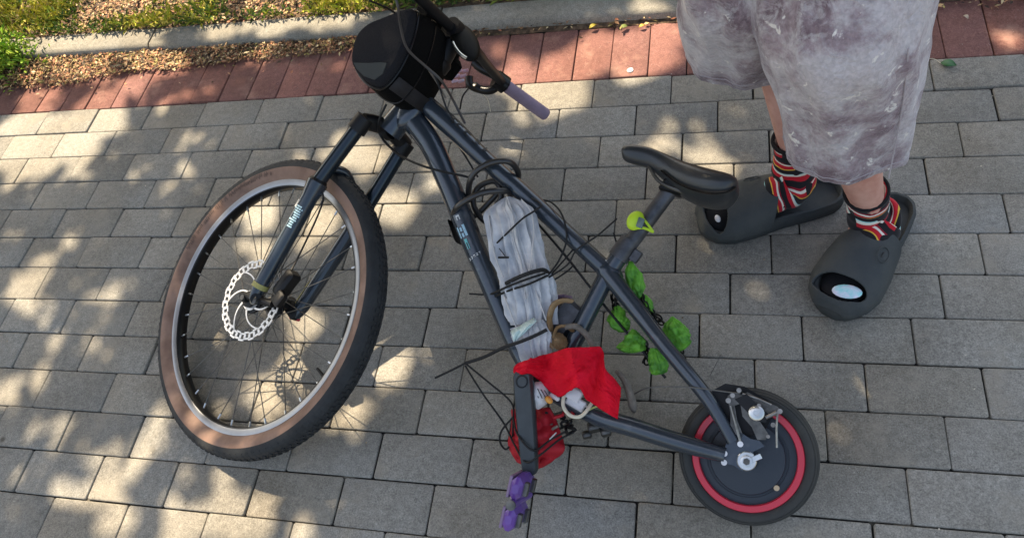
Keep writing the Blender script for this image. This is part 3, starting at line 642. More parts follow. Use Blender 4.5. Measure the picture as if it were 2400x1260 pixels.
def pedal(c, along, ac_, nr, parent, name):          # along: long way, ac_: axle direction
    t = along.cross(ac_).normalized(); mb = MB()
    mb.tube([c - ac_ * .012, c + ac_ * .088], .008, 12)
    for sgn in (1, -1):
        cc_ = c + along * .027 * sgn + ac_ * .045
        # faceted cage half
        r0 = []
        for y, w_, hh in ((-.040, .008, .006), (-.034, .020, .0105), (0, .0235, .0125), (.034, .020, .0105), (.040, .008, .006)):
            r0.append([cc_ + ac_ * y + along * w_ * x + t * hh * z for x, z in ((-1, -.3), (-.55, -1), (.55, -1), (1, -.3), (1, .3), (.55, 1), (-.55, 1), (-1, .3))])
        mb.loft(r0)
    o = mb.build(name, M['purple'], parent, smooth=False)
    mb = MB()
    for sgn in (1, -1):
        cc_ = c + along * .027 * sgn + ac_ * .045; mb.box(cc_ + t * .0130, (along, ac_, t), (.019, .034, .0028), .001)
    mb.build('pedal_edge', M['purpleb'], o, smooth=False)
    mb = MB(); mb.disc(c + ac_ * .088, ac_, [(.009, 0), (.009, .003), (.004, .004)], 14)
    for sgn in (1, -1):
        for q in (-.02, .02): mb.box(c + along * (.0275 * sgn) + ac_ * (.045 + q), (along, ac_, t), (.012, .006, .0185), .001)
    mb.build('pedal_reflector', M['dullsteel'], o, smooth=False)
    return o
pa = (FP(1212, 1222, .1) - FP(1240, 1098, .1)).normalized(); pedal(FP(1234, 1160, .060), pa, FN, None, bike, 'pedal')
mb = MB(); A2 = FP(1290, 905, -.07); B2 = A2 + (FP(1226, 880) - FP(1243, 1100)).normalized() * .165; d2 = (B2 - A2).normalized(); s2 = d2.cross(FN)
mb.tube([A2, B2], [.015, .012], 14, flat=.6); mb.build('crank_arm', M['frame'], bike)
pedal(B2 - FN * .002, s2, -FN * .55, None, bike, 'pedal')
mb = MB(); mb.disc(FP(1290, 905, -.050), FN, [(.060, -.0015), (.062, 0), (.060, .0015), (.052, .0015), (.052, -.0015)], 40, closed=True)
for k in range(5):
    a = k * 2 * math.pi / 5; u = FN.orthogonal(); v = FN.cross(u); mb.tube([FP(1290, 905, -.05), FP(1290, 905, -.05) + (u * math.cos(a) + v * math.sin(a)) * .055], .006, 8, flat=.4)
mb.build('chainring', M['dullsteel'], bike)
# chain stub and tensioner near chainstay
mb = MB()
for (x, y, z, r) in ((1392, 1000, .055, .012), (1420, 1012, .05, .010), (1440, 1003, .06, .008), (1375, 1018, .04, .009)): mb.box(P(x, y, z), ((1, .3, 0), (-.3, 1, 0), (0, 0, 1)), (r, r * .7, r), .003)
mb.build('cable_connector', M['dullsteel'], bike)
# --- handlebar, stem, grips, levers
BC = HT + WS * .12 + WF * .02
mb = MB(); mb.tube([HT, HT + WS * .022, HT + WS * .04], [.0235, .021, .0195], 18); mb.tube([HT + WS * .018, HT + WS * .055, HT + WS * .062], [.021, .021, .016], 18); mb.tube([HT + WS * .045, BC], [.018, .020], 14); mb.tube([BC - WN * .025, BC + WN * .025], .023, 16); mb.build('stem', M['black'], bike)
ge, gi = P(1279, 269, .032), P(1188, 203, .128)
mb = MB(); bar = cr([ge, gi, gi.lerp(BC, .4) + WN * .0, BC - WN * .07, BC, BC + WN * .09, BC + WN * .2 - WF * .008, BC + WN * .34 - WF * .03, BC + WN * .37 - WF * .035], 6); mb.tube(bar, .0112, 14); mb.build('handlebar', M['black'], bike)
gd_ = (gi - ge).normalized()
def gripb(a, b):
    mb = MB(); d = (b - a); n = 22; pts = [a + d * i / n for i in range(n + 1)]; mb.tube(pts, [.0150 if i in (0, n) else (.0162 if i % 2 else .0156) for i in range(n + 1)], 18); mb.tube([a - d.normalized() * .004, a], [.0125, .016], 18); return mb.build('grip', M['grip'], bike)
gripb(ge, gi); gripb(BC + WN * .375 - WF * .036, BC + WN * .25 - WF * .016)
# right brake lever cluster
lv = MB(); c0 = gi + gd_ * .018
lv.tube([c0 - gd_ * .014, c0 + gd_ * .018], .0225, 18)
lv.tube(cr([c0 + WF * .014, P(1165, 178, .14), P(1130, 160, .15), P(1112, 145, .16)], 6), np.interp(np.linspace(0, 1, 19), [0, .5, 1], [.015, .013, .013]), 12)
lv.tube(cr([c0 - WF * .004, P(1150, 212, .13), P(1120, 208, .13), P(1102, 198, .14), P(1100, 180, .15)], 6), .0105, 12)
lv.box(P(1122, 206, .135), (gd_, WF, WS), (.014, .008, .008), .003)
lo = lv.build('brake_lever', M['gloss'], bike)
mb = MB(); mb.tube([P(1112, 155, .155), P(1150, 172, .147), P(1168, 176, .15)], .0035, 8); mb.build('lever_highlight_clamp', M['steel'], lo)
mb = MB(); c1 = BC + WN * .22 - WF * .01; mb.tube([c1, c1 + WN * .02], .019, 16); mb.tube(cr([c1 + WF * .01, c1 + WF * .045 + WN * .01, c1 + WF * .055 + WN * .05, c1 + WF * .055 + WN * .10], 5), .0065, 10); mb.build('brake_lever', M['gloss'], bike)
# rear view mirror on the right bar
mc = P(1090, 100, .42); mu = (P(1108, 152, .41) - P(1074, 48, .43)).normalized(); tocam = (V(CT) - mc).normalized(); mn = (tocam + Vector((.35, .1, 0))).normalized(); mn = (mn - mu * mn.dot(mu)).normalized(); ms = mu.cross(mn)
mb = MB(); mb.ball(mc, (mu, ms, mn), (.053, .030, .010), 24, 10); mb.tube([mc - mn * .004, mc.lerp(bar[14], .5) - mn * .01, bar[14]], [.006, .005, .006], 10); mir = mb.build('mirror', mat('mirror_black', (.002, .002, .0015), .5, spec=.15), bike)
mb = MB(); pts = [mc + mu * .050 * math.cos(t) + ms * .0285 * math.sin(t) + mn * .004 for t in np.linspace(.35, 1.5, 10)]
mb.tube([p for p in pts], .0032, 8); mb.build('mirror_trim', M['steel'], mir)
# clutter between bag and mirror: controls
mb = MB(); c2 = bar[18]; mb.box(P(1035, 128, .33), (WN, WF, WS), (.024, .016, .014), .004); mb.box(P(1015, 95, .36), (WN, WF, WS), (.012, .020, .012), .004); mb.box(P(1048, 150, .29), (WN, WF, WS), (.014, .012, .014), .004); mb.tube([P(1052, 120, .31), P(1068, 140, .28)], .011, 12)
ctl = mb.build('throttle_control', M['black'], bike)
mb = MB(); mb.box(P(1052, 167, .26), (WN, WF, WS), (.007, .005, .004), .002); mb.box(P(1062, 146, .27), (WN, WF, WS), (.004, .006, .003), .001); mb.build('red_button', M['red'], ctl)
mb = MB(); random.seed(9)
for k in range(6): mb.box(P(1066 + k * 5, 190 - (k % 3) * 12, .13), ((1, .2, 0), (0, 1, .3), (0, 0, 1)), (.008, .003, .003), .001)
tag(mb.build('ribbon', mat('pink_ribbon', (.55, .22, .25), .5, col2=(.55, .50, .62), vscale=60), ctl), None)
# cables
def cable(name, pts, r, m, parent=bike, n=6): mb = MB(); mb.tube(cr(pts, 7), r, n); return mb.build(name, m, parent)
cable('brake_hose', [BC + WN * .22 + WF * .02, P(930, 5, .60), P(938, 60, .55), P(955, 115, .50), P(1000, 158, .45), P(1035, 190, .42), P(1062, 235, .36), FP(1090, 290, -.02)], .0027, M['cable'])
cable('brake_hose', [P(1018, 175, .42), P(1030, 205, .40), P(1045, 250, .37), FP(1062, 285, .024), FP(1040, 300, -.01), FP(1080, 350, -.02), FP(1120, 415, -.02)], .0022, M['black'])
cable('brake_hose', [P(905, 245, .40), P(888, 285, .37), WP(893, 320, .02), WP(935, 362, .01), WP(1000, 392, .02), FP(1085, 412, .026), FP(1112, 420, .02)], .0026, M['black'])
cable('brake_hose', [P(1005, 165, .43), P(1025, 195, .40), P(1045, 230, .38)], .002, M['greyrag'])
cable('brake_hose', [P(866, 2, .62), P(905, 18, .58), P(925, 30, .55)], .002, M['black'])
cable('brake_hose', [P(1105, 200, .13), P(1085, 225, .10), P(1078, 256, .06)], .0022, M['black'])
cable('gear_cable', [P(1120, 212, .13), P(1142, 232, .07), P(1150, 262, .03)], .0009, M['cream'])
cable('gear_cable', [FP(1482, 925, .03), FP(1520, 908, .05), FP(1590, 905, .06), FP(1660, 912, .065), FP(1735, 922, .070)], .0013, M['dullsteel'])
cable('gear_cable', [P(1664, 880, .14), P(1690, 830, .15)], .0006, M['dullsteel'])
for dz in (-.018, -.026): cable('frame_cable', [FP(1240, 500, dz), FP(1330, 605, dz), FP(1420, 720, dz), FP(1500, 815, dz), FP(1560, 885, dz)], .0026, M['black'])
cable('brake_hose', [legs[1][1] + WN * .01, WP(757, 470, .045), WP(700, 600, .035), WP(672, 650, .045)], .0022, M['black'])
# kick plate under handle: small wheel side bracket
# ------------------------------------------------------------------ handlebar bag
CAP = [(822, 140), (826, 105), (838, 76), (862, 54), (900, 38), (940, 22), (962, 22), (958, 60), (944, 105), (922, 150), (898, 182), (876, 194), (850, 184), (832, 164)]
bagc = WP(890, 110, .11)
bag = thing('handlebar_bag', 'black rounded handlebar bag with a dark grey lid strapped in front of the bars', 'bag', bagc)
def bagring(o, sc, ox=0, oy=0):
    cx, cy = 890, 110; base = [WP(cx + (x - cx), cy + (y - cy), .13) for x, y in CAP]; c = WP(cx, cy, .13)
    return [c + (b - c) * sc + WN * (o - .13) + WF * ox + WS * oy for b in base]
rr = [bagring(-.02, .72), bagring(-.012, .95), bagring(.02, 1.10), bagring(.06, 1.13), bagring(.095, 1.10), bagring(.108, 1.06), bagring(.112, 1.02)]
def dens(ring, k=3):
    n = len(ring); return [p for p in cr(ring, k, True)]
mb = MB(); mb.loft([dens(r) for r in rr]); mb.build('bag_body', M['bagb'], bag, ang=60)
mb = MB(); mb.loft([dens(r) for r in [bagring(.110, 1.02), bagring(.120, 1.03), bagring(.127, .99), bagring(.130, .93)]]); mb.build('bag_lid', M['bag'], bag, ang=35)
mb = MB(); rc = [WP(x, y, .132) for x, y in ((828, 147), (862, 148), (893, 146), (906, 148), (897, 172), (877, 187), (852, 178), (836, 162))]
mb.loft([[p - WN * .008 for p in rc], rc]); mb.build('reflective_corner', M['reflect'], bag, smooth=False)
mb = MB(); rA, rB = bagring(.111, 1.055), bagring(.111, 1.055); mb.tube(cr(rA, 3, True), .0026, 8, loop=True); mb.tube(cr(bagring(.062, 1.145), 3, True), .0016, 6, loop=True); mb.build('zip', M['gloss'], bag)
sp_ = MB(); s0 = [bagring(o, 1.15)[11] for o in (.10, .02)]
for (i, w_) in ((9.3, .010), ):
    ra = [bagring(o, 1.145) for o in (.108, .08, .04, .0)]
    a_ = [r[9].lerp(r[10], .3) for r in ra]; b_ = [r[10].lerp(r[11], .2) for r in ra]
    vs = []
    for p, q in zip(a_, b_): vs += [p, q]
    sp_.add(vs, [(k * 2, k * 2 + 1, k * 2 + 3, k * 2 + 2) for k in range(3)])
o = sp_.build('strap', M['strap'], bag); md = o.modifiers.new('t', 'SOLIDIFY'); md.thickness = .002; md.offset = 1
mb = MB(); mb.box(P(975, 108, .44), (WN, WF, WS), (.024, .010, .005), .002); mb.box(P(1002, 122, .41), (WN, WS, WF), (.014, .006, .004), .002); mb.build('buckle', M['strap'], bag)
mb = MB(); mb.box(bagc - WN * .06 - WF * .03 + WS * .03, (WN, WF, WS), (.052, .035, .045), .012); mb.box(P(990, 75, .42), (WN, WF, WS), (.05, .022, .02), .008); mb.box(P(1020, 105, .37), (WN, WF, WS), (.045, .030, .035), .010); mb.box(P(1042, 150, .33), (WN, WF, WS), (.030, .028, .026), .008); mb.box(P(1008, 60, .42), (WN, WF, WS), (.040, .026, .022), .008); mb.ball(P(1048, 118, .36), (WN, WF, WS), (.030, .030, .026), 14, 9); mb.build('bag_mount', M['bagb'], bag)
mb = MB(); mb.tube(cr([P(902, 74, .50), P(912, 90, .495), P(910, 104, .49)], 4), .002, 6); mb.build('zip_pull', M['gloss'], bag)

# ------------------------------------------------------------------ coiled cable lock
cl = MB(); random.seed(2)
def coil(pts, r=.0062): cl.tube(cr(pts, 8), r, 12)
coil([FP(1098, 470, -.03), FP(1100, 430, .02), FP(1115, 402, .034), FP(1150, 382, .036), FP(1190, 378, .030), FP(1213, 400, .0), FP(1210, 425, -.025), FP(1180, 440, -.04), FP(1150, 470, -.05), FP(1120, 500, -.05), FP(1085, 520, -.04), FP(1064, 515, -.01), FP(1068, 490, .03), FP(1095, 468, .042), FP(1130, 452, .040), FP(1170, 447, .03), FP(1196, 455, .0), FP(1180, 500, -.04), FP(1140, 520, -.04), FP(1110, 480, -.035), FP(1120, 440, -.03), FP(1160, 425, -.02), FP(1175, 460, -.02), FP(1150, 500, -.03)])
tag(cl.build('coiled_cable_lock', M['bulk']), 'thick black cable lock coiled round the down tube and top tube', 'cable lock')
mbl = bpy.data.objects['coiled_cable_lock']
mb = MB(); mb.box(FP(1068, 545, -.012), (FP(1098, 545) - FP(1060, 440), FN, WN), (.026, .012, .012), .004); mb.build('lock_body', M['black'], mbl)

# ------------------------------------------------------------------ folded silver bundle between the tubes
def bundle(name, cl_, cr_, offs, m, pleat=9, amp=.10, depth=.6, seed=0, parent=None, segs=56, sub=8):
    Ls = cr([FP(x, y, o) for (x, y), o in zip(cl_, offs)], sub); Rs = cr([FP(x, y, o) for (x, y), o in zip(cr_, offs)], sub); rings = []
    n = len(Ls)
    for i, (a, b) in enumerate(zip(Ls, Rs)):
        c = (a + b) / 2; h = (b - a) / 2; hn = h.length; t = i / (n - 1); env = 1
        r = []
        for k in range(segs):
            th = 2 * math.pi * k / segs
            w_ = 1.1 - 2 * abs(math.sin(.5 * pleat * th + 1.6 * math.sin(2.4 * t + seed) + seed * 1.7)) ** .7 * (1.15 - .3 * t) + .35 * math.sin(2.3 * pleat * th + 4 * t + seed)
            g_ = 1 + amp * w_ * (.25 + .75 * abs(math.sin(th))) + .05 * noise.noise(Vector((math.cos(th) * 1.5, math.sin(th) * 1.5, t * 7 + seed)))
            r.append(c + h * math.cos(th) * g_ + FN * hn * depth * math.sin(th) * g_)
        rings.append(r)
    mb = MB(); mb.loft(rings); return mb.build(name, m, parent, ang=70)
sb = thing('folded_nylon_bundle', 'pleated silver grey nylon bundle lashed between the down tube and top tube', 'folded bundle', FP(1220, 640))
bundle('nylon_cover', [(1178, 466), (1140, 499), (1144, 530), (1152, 590), (1168, 640), (1180, 690), (1192, 740), (1200, 762)], [(1194, 460), (1232, 478), (1250, 497), (1262, 550), (1276, 600), (1292, 650), (1302, 700), (1304, 760)], [.012, .020, .024, .022, .018, .024, .016, .012], M['silverbag'], 14, .24, .50, 1, sb, segs=160)
bundle('nylon_end', [(1198, 770), (1200, 785), (1212, 815), (1225, 850)], [(1272, 748), (1292, 785), (1290, 815), (1296, 850)], [.036, .040, .034, .02], M['silverbag'], 16, .22, .45, 3, sb, sub=6, segs=120)
mb = MB(); rr = []
for (x0, y0, x1, y1, o) in ((1198, 776, 1252, 744, .056), (1200, 784, 1258, 752, .064), (1205, 800, 1214, 795, .062)):
    rr.append((FP(x0, y0, o), FP(x1, y1, o)))
vs = []
for a, b in rr:
    for k in range(7): vs.append(a.lerp(b, k / 6) + FN * .003 * math.sin(k * 2.1))
mb.add(vs, [(i * 7 + k, i * 7 + k + 1, (i + 1) * 7 + k + 1, (i + 1) * 7 + k) for i in range(2) for k in range(6)])
o = mb.build('mint_flap', M['mint'], sb); md = o.modifiers.new('t', 'SOLIDIFY'); md.thickness = .0012
# pale folded edges running along the bundle
mb = MB()
for pts in ([(1188, 462), (1200, 500), (1204, 560), (1222, 620), (1232, 700)], [(1222, 468), (1246, 500), (1250, 560), (1240, 640)], [(1146, 505), (1158, 590), (1180, 650)], [(1180, 690), (1200, 740), (1222, 800)], [(1240, 640), (1262, 700), (1280, 750)]):
    mb.tube(cr([FP(x, y, .047 if i not in (0,) else .035) for i, (x, y) in enumerate(pts)], 6), .0022, 8, flat=.6)
mb.build('hem_fold', mat('pale_hem', (.58, .56, .55), .6), sb)

# ------------------------------------------------------------------ elastic cords
def cord(name, paths, label, cat, r=.0019, m='elastic', group=None):
    mb = MB()
    for p in paths:
        rr_ = r
        if isinstance(p, tuple): rr_, p = p
        mb.tube(cr(p, 6), rr_, 7)
    return tag(mb.build(name, M[m]), label, cat, group=group)
def F(*l): return [FP(x, y, o) for x, y, o in l]
cord('elastic_cord', [(.0034, F((1092, 850, .035), (1135, 836, .045), (1178, 815, .055), (1215, 802, .066), (1250, 788, .066), (1282, 772, .060))), (.0022, F((1020, 885, .03), (1060, 866, .034), (1092, 850, .035))),
    F((1092, 852, .035), (1145, 895, .04), (1198, 942, .05), (1204, 985, .06), (1215, 1020, .085), (1250, 1055, .09), (1290, 1030, .06), (1330, 1008, .045)),
    F((1090, 856, .035), (1130, 920, .035), (1180, 990, .04), (1205, 1040, .05), (1232, 1082, .089), (1262, 1068, .09), (1310, 1030, .05), (1345, 1012, .04)),
    F((1204, 975, .05), (1176, 1008, .05), (1172, 1035, .04), (1186, 1052, .03), (1200, 1030, .035), (1203, 980, .05))],
    'black elastic cord looped from the silver bundle down round the crank arm', 'elastic cord')
cord('elastic_cord', [(.0040, F((1186, 664, .046), (1210, 652, .056), (1240, 640, .062), (1272, 632, .050), (1285, 640, .03))),
    (.0022, F((1140, 692, .0), (1158, 686, .028), (1188, 672, .048), (1232, 655, .062), (1278, 640, .050))), (.0022, F((1148, 700, .0), (1170, 690, .03), (1200, 678, .048), (1240, 665, .060), (1284, 645, .045))),
    F((1162, 572, .040), (1192, 543, .052), (1225, 512, .056), (1256, 492, .05), (1268, 478, .045), (1240, 462, .01)),
    F((1284, 645, .03), (1310, 610, .02), (1328, 560, .022), (1318, 505, .018), (1292, 474, .0), (1262, 468, -.01)),
    F((1100, 688, .0), (1130, 690, .0), (1150, 690, .02))],
    'black elastic strap wrapped round the middle of the silver bundle and top tube', 'elastic strap')
cord('elastic_cord', [F((1286, 650, .03), (1330, 620, .02), (1352, 585, .026), (1400, 552, .02), (1446, 512, .01)), F((1290, 645, .02), (1330, 600, .01), (1350, 575, .0)), F((1300, 655, .02), (1330, 635, .01), (1345, 620, .0)),
    F((1438, 545, .0), (1450, 580, -.01), (1470, 600, -.02))], 'thin black cord knotted under the top tube and reaching towards the seat post', 'cord', .0017)
mb = MB(); mb.tube(F((1168, 603, .046), (1192, 603, .050)), .002, 6); mb.tube(F((1170, 582, .045), (1184, 600, .05)), .001, 6); tag(mb.build('elastic_cord', M['elastic']), 'short black cord end poking out of the upper silver bundle', 'cord')

# ------------------------------------------------------------------ red cloth, red pouch, bits by the crank
def cloth(name, up, lo, hf, m, nu=40, nv=14, th=.0025, parent=None):
    U = cr([Vector((x, y, 0)) for x, y in up], 10); Lw = cr([Vector((x, y, 0)) for x, y in lo], 10)
    def rs(c, n):
        d = [0]
        for a, b in zip(c, c[1:]): d.append(d[-1] + (b - a).length)
        return [Vector((interp(d, [p.x for p in c], d[-1] * i / n), interp(d, [p.y for p in c], d[-1] * i / n), 0)) for i in range(n + 1)]
    U, Lw = rs(U, nu), rs(Lw, nu); vs = []
    for i in range(nu + 1):
        for j in range(nv + 1):
            q = U[i].lerp(Lw[i], j / nv); vs.append(FP(q.x, q.y, hf(i / nu, j / nv)))
    mb = MB(); mb.add(vs, [(i * (nv + 1) + j, i * (nv + 1) + j + 1, (i + 1) * (nv + 1) + j + 1, (i + 1) * (nv + 1) + j) for i in range(nu) for j in range(nv)])
    o = mb.build(name, m, parent, ang=50); md = o.modifiers.new('t', 'SOLIDIFY'); md.thickness = th; return o
def hf1(u, v):
    def rg(x, w_): return max(0., 1 - abs(x) / w_)
    h = .034 * rg(u - .47 - .16 * (v - .2), .20) + .022 * rg(u - .14 + .05 * v, .12) + .020 * rg(u - .82 - .12 * v, .14) - .018 * rg(u - .64 + .25 * (v - .2), .10) * (1 - .5 * v) - .010 * rg(u - .31 + .1 * v, .07)
    return .058 + h + .012 * math.sin(v * 3.1) + .007 * noise.noise(Vector((u * 6, v * 4, 0))) + .0035 * abs(noise.noise(Vector((u * 16, v * 9, 4)))) * 2 - .016 * v * max(0, u - .6) * 2
rc = cloth('red_cloth', [(1203, 862), (1215, 850), (1260, 836), (1300, 824), (1330, 815), (1375, 813), (1409, 814), (1416, 845), (1420, 865), (1440, 886), (1456, 908)], [(1203, 873), (1220, 878), (1240, 876), (1262, 890), (1290, 918), (1312, 930), (1335, 916), (1356, 908), (1375, 934), (1410, 960), (1448, 982)], hf1, M['redcloth'], 90, 34)
tag(rc, 'bright red cloth draped over the bottom bracket above the crank', 'cloth')
def hf2(u, v): return .030 + .030 * math.sin(math.pi * v) * math.sin(math.pi * min(1, max(0, u))) + .012 * noise.noise(Vector((u * 6, v * 6, 3))) + .004 * math.sin(u * 25 + v * 6)
rp = cloth('red_pouch', [(1200, 960), (1200, 1000), (1192, 1035), (1200, 1060), (1214, 1082)], [(1290, 955), (1305, 985), (1320, 1035), (1318, 1060), (1262, 1098)], hf2, M['darkred'], 36, 24)
tag(rp, 'dark red crumpled pouch behind the crank arm above the pedal', 'pouch')
mb = MB(); mb.box(FP(1296, 1021, .063), (FP(1310, 1010) - FP(1285, 1035), FN, Vector((0, 0, 1))), (.009, .0015, .003), .0005); mb.build('pouch_tag', M['whitepl'], rp)
mb = MB(); mb.ball(FP(1262, 925, .050), (FP(1240, 940) - FP(1262, 925), FP(1270, 950) - FP(1255, 905), FN), (.022, .024, .020), 22, 12, f=lambda q: 1 + .05 * math.sin(q.x * 9 + q.y * 5))
rol = mb.build('white_plastic_roll', M['whitepl']); tag(rol, 'crumpled white plastic roll with an orange spot beside the crank arm', 'plastic roll')
mb = MB(); mb.ball(FP(1286, 936, .066), (WN, WF, WS), (.007, .009, .006), 12, 8); mb.build('orange_knob', M['orange'], rol)
mb = MB()
for k in range(4): mb.tube(F((1252 + k * 8, 908 + k * 2, .070 - abs(k - 1.5) * .003), (1262 + k * 9, 932 + k, .069)), .0009, 5)
mb.build('printed_lines', M['darkmark'], rol)
mb = MB(); mb.tube(cr(F((1322, 925, .055), (1320, 950, .060), (1335, 972, .062), (1358, 976, .060), (1375, 962, .055), (1388, 942, .045)), 6), .0034, 10)
lp = mb.build('cream_cord_loop', M['cream']); tag(lp, 'thick cream cord loop hanging below the red cloth', 'cord')
mb = MB()
for (x, y, o_, a, b, c) in ((1344, 922, .050, .016, .012, .006), (1350, 943, .046, .018, .010, .005), (1366, 955, .040, .012, .008, .004), (1300, 930, .055, .010, .004, .004)):
    mb.box(FP(x, y, o_), (FP(x + 30, y + 18) - FP(x, y), FN.cross(FP(x + 30, y + 18) - FP(x, y)), FN), (a, b, c), .002)
wp = mb.build('white_packet', M['whitepl'], smooth=False); tag(wp, 'white paper packets tucked inside the cream loop under the red cloth', 'packet')
random.seed(12); mb = MB()
for k in range(14):
    x, y = random.uniform(1280, 1385), random.uniform(955, 1000); mb.tube(cr(F((x, y, random.uniform(.01, .05)), (x + random.uniform(-20, 20), y + random.uniform(5, 18), random.uniform(.02, .05)), (x + random.uniform(-30, 40), y + random.uniform(-5, 24), random.uniform(.0, .04))), 5), random.uniform(.0012, .0032), 6, mi=k % 4)
wb = mb.build('wiring_bundle', [M['elastic'], M['black'], M['darkred'], M['greyrag']]); tag(wb, 'tangle of black and red wires between the crank and the chainstay', 'wires')
mb = MB(); mb.tube(cr(F((1380, 960, .045), (1400, 952, .045), (1425, 960, .042), (1440, 972, .035)), 6), .0018, 8); mb.build('yellow_green_wire', mat('wire_sheath', (.45, .5, .15), .5), wb)
# black battery plate behind
mb = MB(); mb.tube(cr(F((1215, 895, .045), (1235, 905, .05), (1250, 890, .05)), 5), .012, 12); tag(mb.build('black_clip', M['black'], bike))
# rags
mb = MB(); mb.tube(cr(F((1342, 706, .02), (1318, 704, .034), (1297, 716, .036), (1288, 745, .036), (1290, 770, .034), (1284, 795, .034), (1300, 812, .030)), 6), np.interp(np.linspace(0, 1, 37), [0, .3, .6, 1], [.005, .009, .008, .010]), 12, flat=.5)
mb.tube(cr(F((1296, 790, .038), (1306, 768, .040), (1326, 764, .036), (1342, 775, .02)), 6), [.005] * 19, 10, flat=.6); mb.ball(FP(1310, 800, .026), (WN, WF, WS), (.016, .018, .014), 16, 10, f=lambda q: 1 + .15 * math.sin(q.x * 7 + q.z * 9))
tag(mb.build('brown_rag', M['brown']), 'twisted brown rag tied round the seat tube beside the silver bundle', 'rag')
mb = MB(); mb.tube(cr(F((1325, 766, .036), (1350, 765, .036), (1375, 785, .032), (1390, 812, .028)), 6), .0055, 10); tag(mb.build('grey_rag_strip', M['greyrag']), 'grey brown rag strip arching between the brown rag and the red cloth', 'rag')
mb = MB(); mb.tube(cr(F((1445, 868, .03), (1462, 888, .034), (1474, 915, .032), (1482, 945, .028), (1486, 965, .02)), 6), np.interp(np.linspace(0, 1, 25), [0, .4, .8, 1], [.006, .010, .012, .004]), 12, flat=.7)
tag(mb.build('grey_rag_strip', M['greyrag']), 'frayed grey brown strip hanging out right of the red cloth', 'rag')
mb = MB(); mb.box(FP(1325, 745, -.005), (FP(1370, 690) - FP(1325, 745), FN, FN.cross(FP(1370, 690) - FP(1325, 745))), (.035, .012, .024), .006); mb.build('controller_box', M['post'], bike)

# ------------------------------------------------------------------ chain lock in green sleeve
ck = thing('chain_lock', 'dark chain lock in a bright green cloth sleeve hanging round the seat stays', 'chain lock', FP(1520, 760, -.03))
def puff(l, r, o, seed):
    Ls = cr(F(*[(x, y, o) for x, y in l]), 14); Rs = cr(F(*[(x, y, o) for x, y in r]), 14); rings = []; n = len(Ls)
    for i, (a, b) in enumerate(zip(Ls, Rs)):
        c = (a + b) / 2; h = (b - a) / 2; t = i / (n - 1); e = min(1, math.sin(math.pi * (t * .94 + .03)) ** .35 + .1)
        rings.append([c + (h * math.cos(q) + FN * h.length * .6 * math.sin(q)) * e * (1 + .30 * noise.noise(Vector((math.cos(q) * 2, math.sin(q) * 2, t * 4 + seed))) + .16 * abs(math.sin(2.5 * q + 3 * t + seed)) - .08 - .55 * abs(noise.noise(Vector((math.cos(q) * 2.6, math.sin(q) * 2.6, t * 5 + seed * 3)))) + .12 * noise.noise(Vector((math.cos(q) * 7, math.sin(q) * 7, t * 12 + seed)))) for q in [2 * math.pi * k / 60 for k in range(60)]])
    mb = MB(); mb.loft(rings); return mb.build('cloth_sleeve', M['green'], ck, ang=180)
puff([(1470, 612), (1466, 650), (1480, 690), (1496, 700)], [(1486, 612), (1500, 640), (1512, 670), (1504, 695)], -.012, 1)
puff([(1570, 742), (1550, 775), (1570, 800), (1590, 825)], [(1580, 740), (1612, 770), (1622, 795), (1612, 815)], -.010, 2)
puff([(1486, 690), (1500, 705), (1520, 735)], [(1508, 684), (1528, 705), (1534, 735)], -.03, 9)
puff([(1432, 722), (1424, 750), (1440, 775), (1462, 780)], [(1455, 712), (1470, 735), (1476, 755), (1478, 770)], -.03, 3)
puff([(1478, 768), (1462, 790), (1450, 815), (1462, 828)], [(1495, 775), (1510, 795), (1512, 818), (1500, 826)], -.02, 4)
puff([(1518, 815), (1518, 840), (1524, 870), (1530, 880)], [(1545, 815), (1562, 840), (1568, 862), (1560, 875)], -.015, 5)
CHS = mat('chain_steel', (.02, .018, .015), .35, metal=.7)
mb = MB(); cpts = [F((1500, 690, -.02), (1515, 720, -.026), (1535, 738, -.03), (1555, 755, -.028)), F((1508, 800, -.03), (1520, 830, -.035), (1515, 850, -.04)), F((1440, 690, -.03), (1452, 760, -.03)), F((1590, 815, -.03), (1605, 838, -.035))]
for cp in cpts:  # every link
    c = cr(cp, 6); d = [0]
    for a, b in zip(c, c[1:]): d.append(d[-1] + (b - a).length)
    nl = max(2, int(d[-1] / .0085))
    for k in range(nl):
        s_ = d[-1] * (k + .5) / nl; c0 = Vector([interp(d, [p[j] for p in c], s_) for j in range(3)]); c1 = Vector([interp(d, [p[j] for p in c], s_ + .002) for j in range(3)]); t = (c1 - c0).normalized() if (c1 - c0).length > 0 else Vector((1, 0, 0))
        u = (FN if k % 2 else FN.cross(t)).normalized(); mb.tube([c0 + t * .0085 * math.cos(q) + u * .0055 * math.sin(q) for q in [2 * math.pi * i / 12 for i in range(12)]], .0019, 6, loop=True); mb.build('chain_link', CHS, ck); mb = MB()
        mb.tube([c0 - u * .006 + t.cross(u) * .004 + t * .006 * math.cos(q) + t.cross(u) * .004 * math.sin(q) for q in [2 * math.pi * i / 10 for i in range(10)]], .0015, 5, loop=True); mb.build('chain_link', CHS, ck); mb = MB()
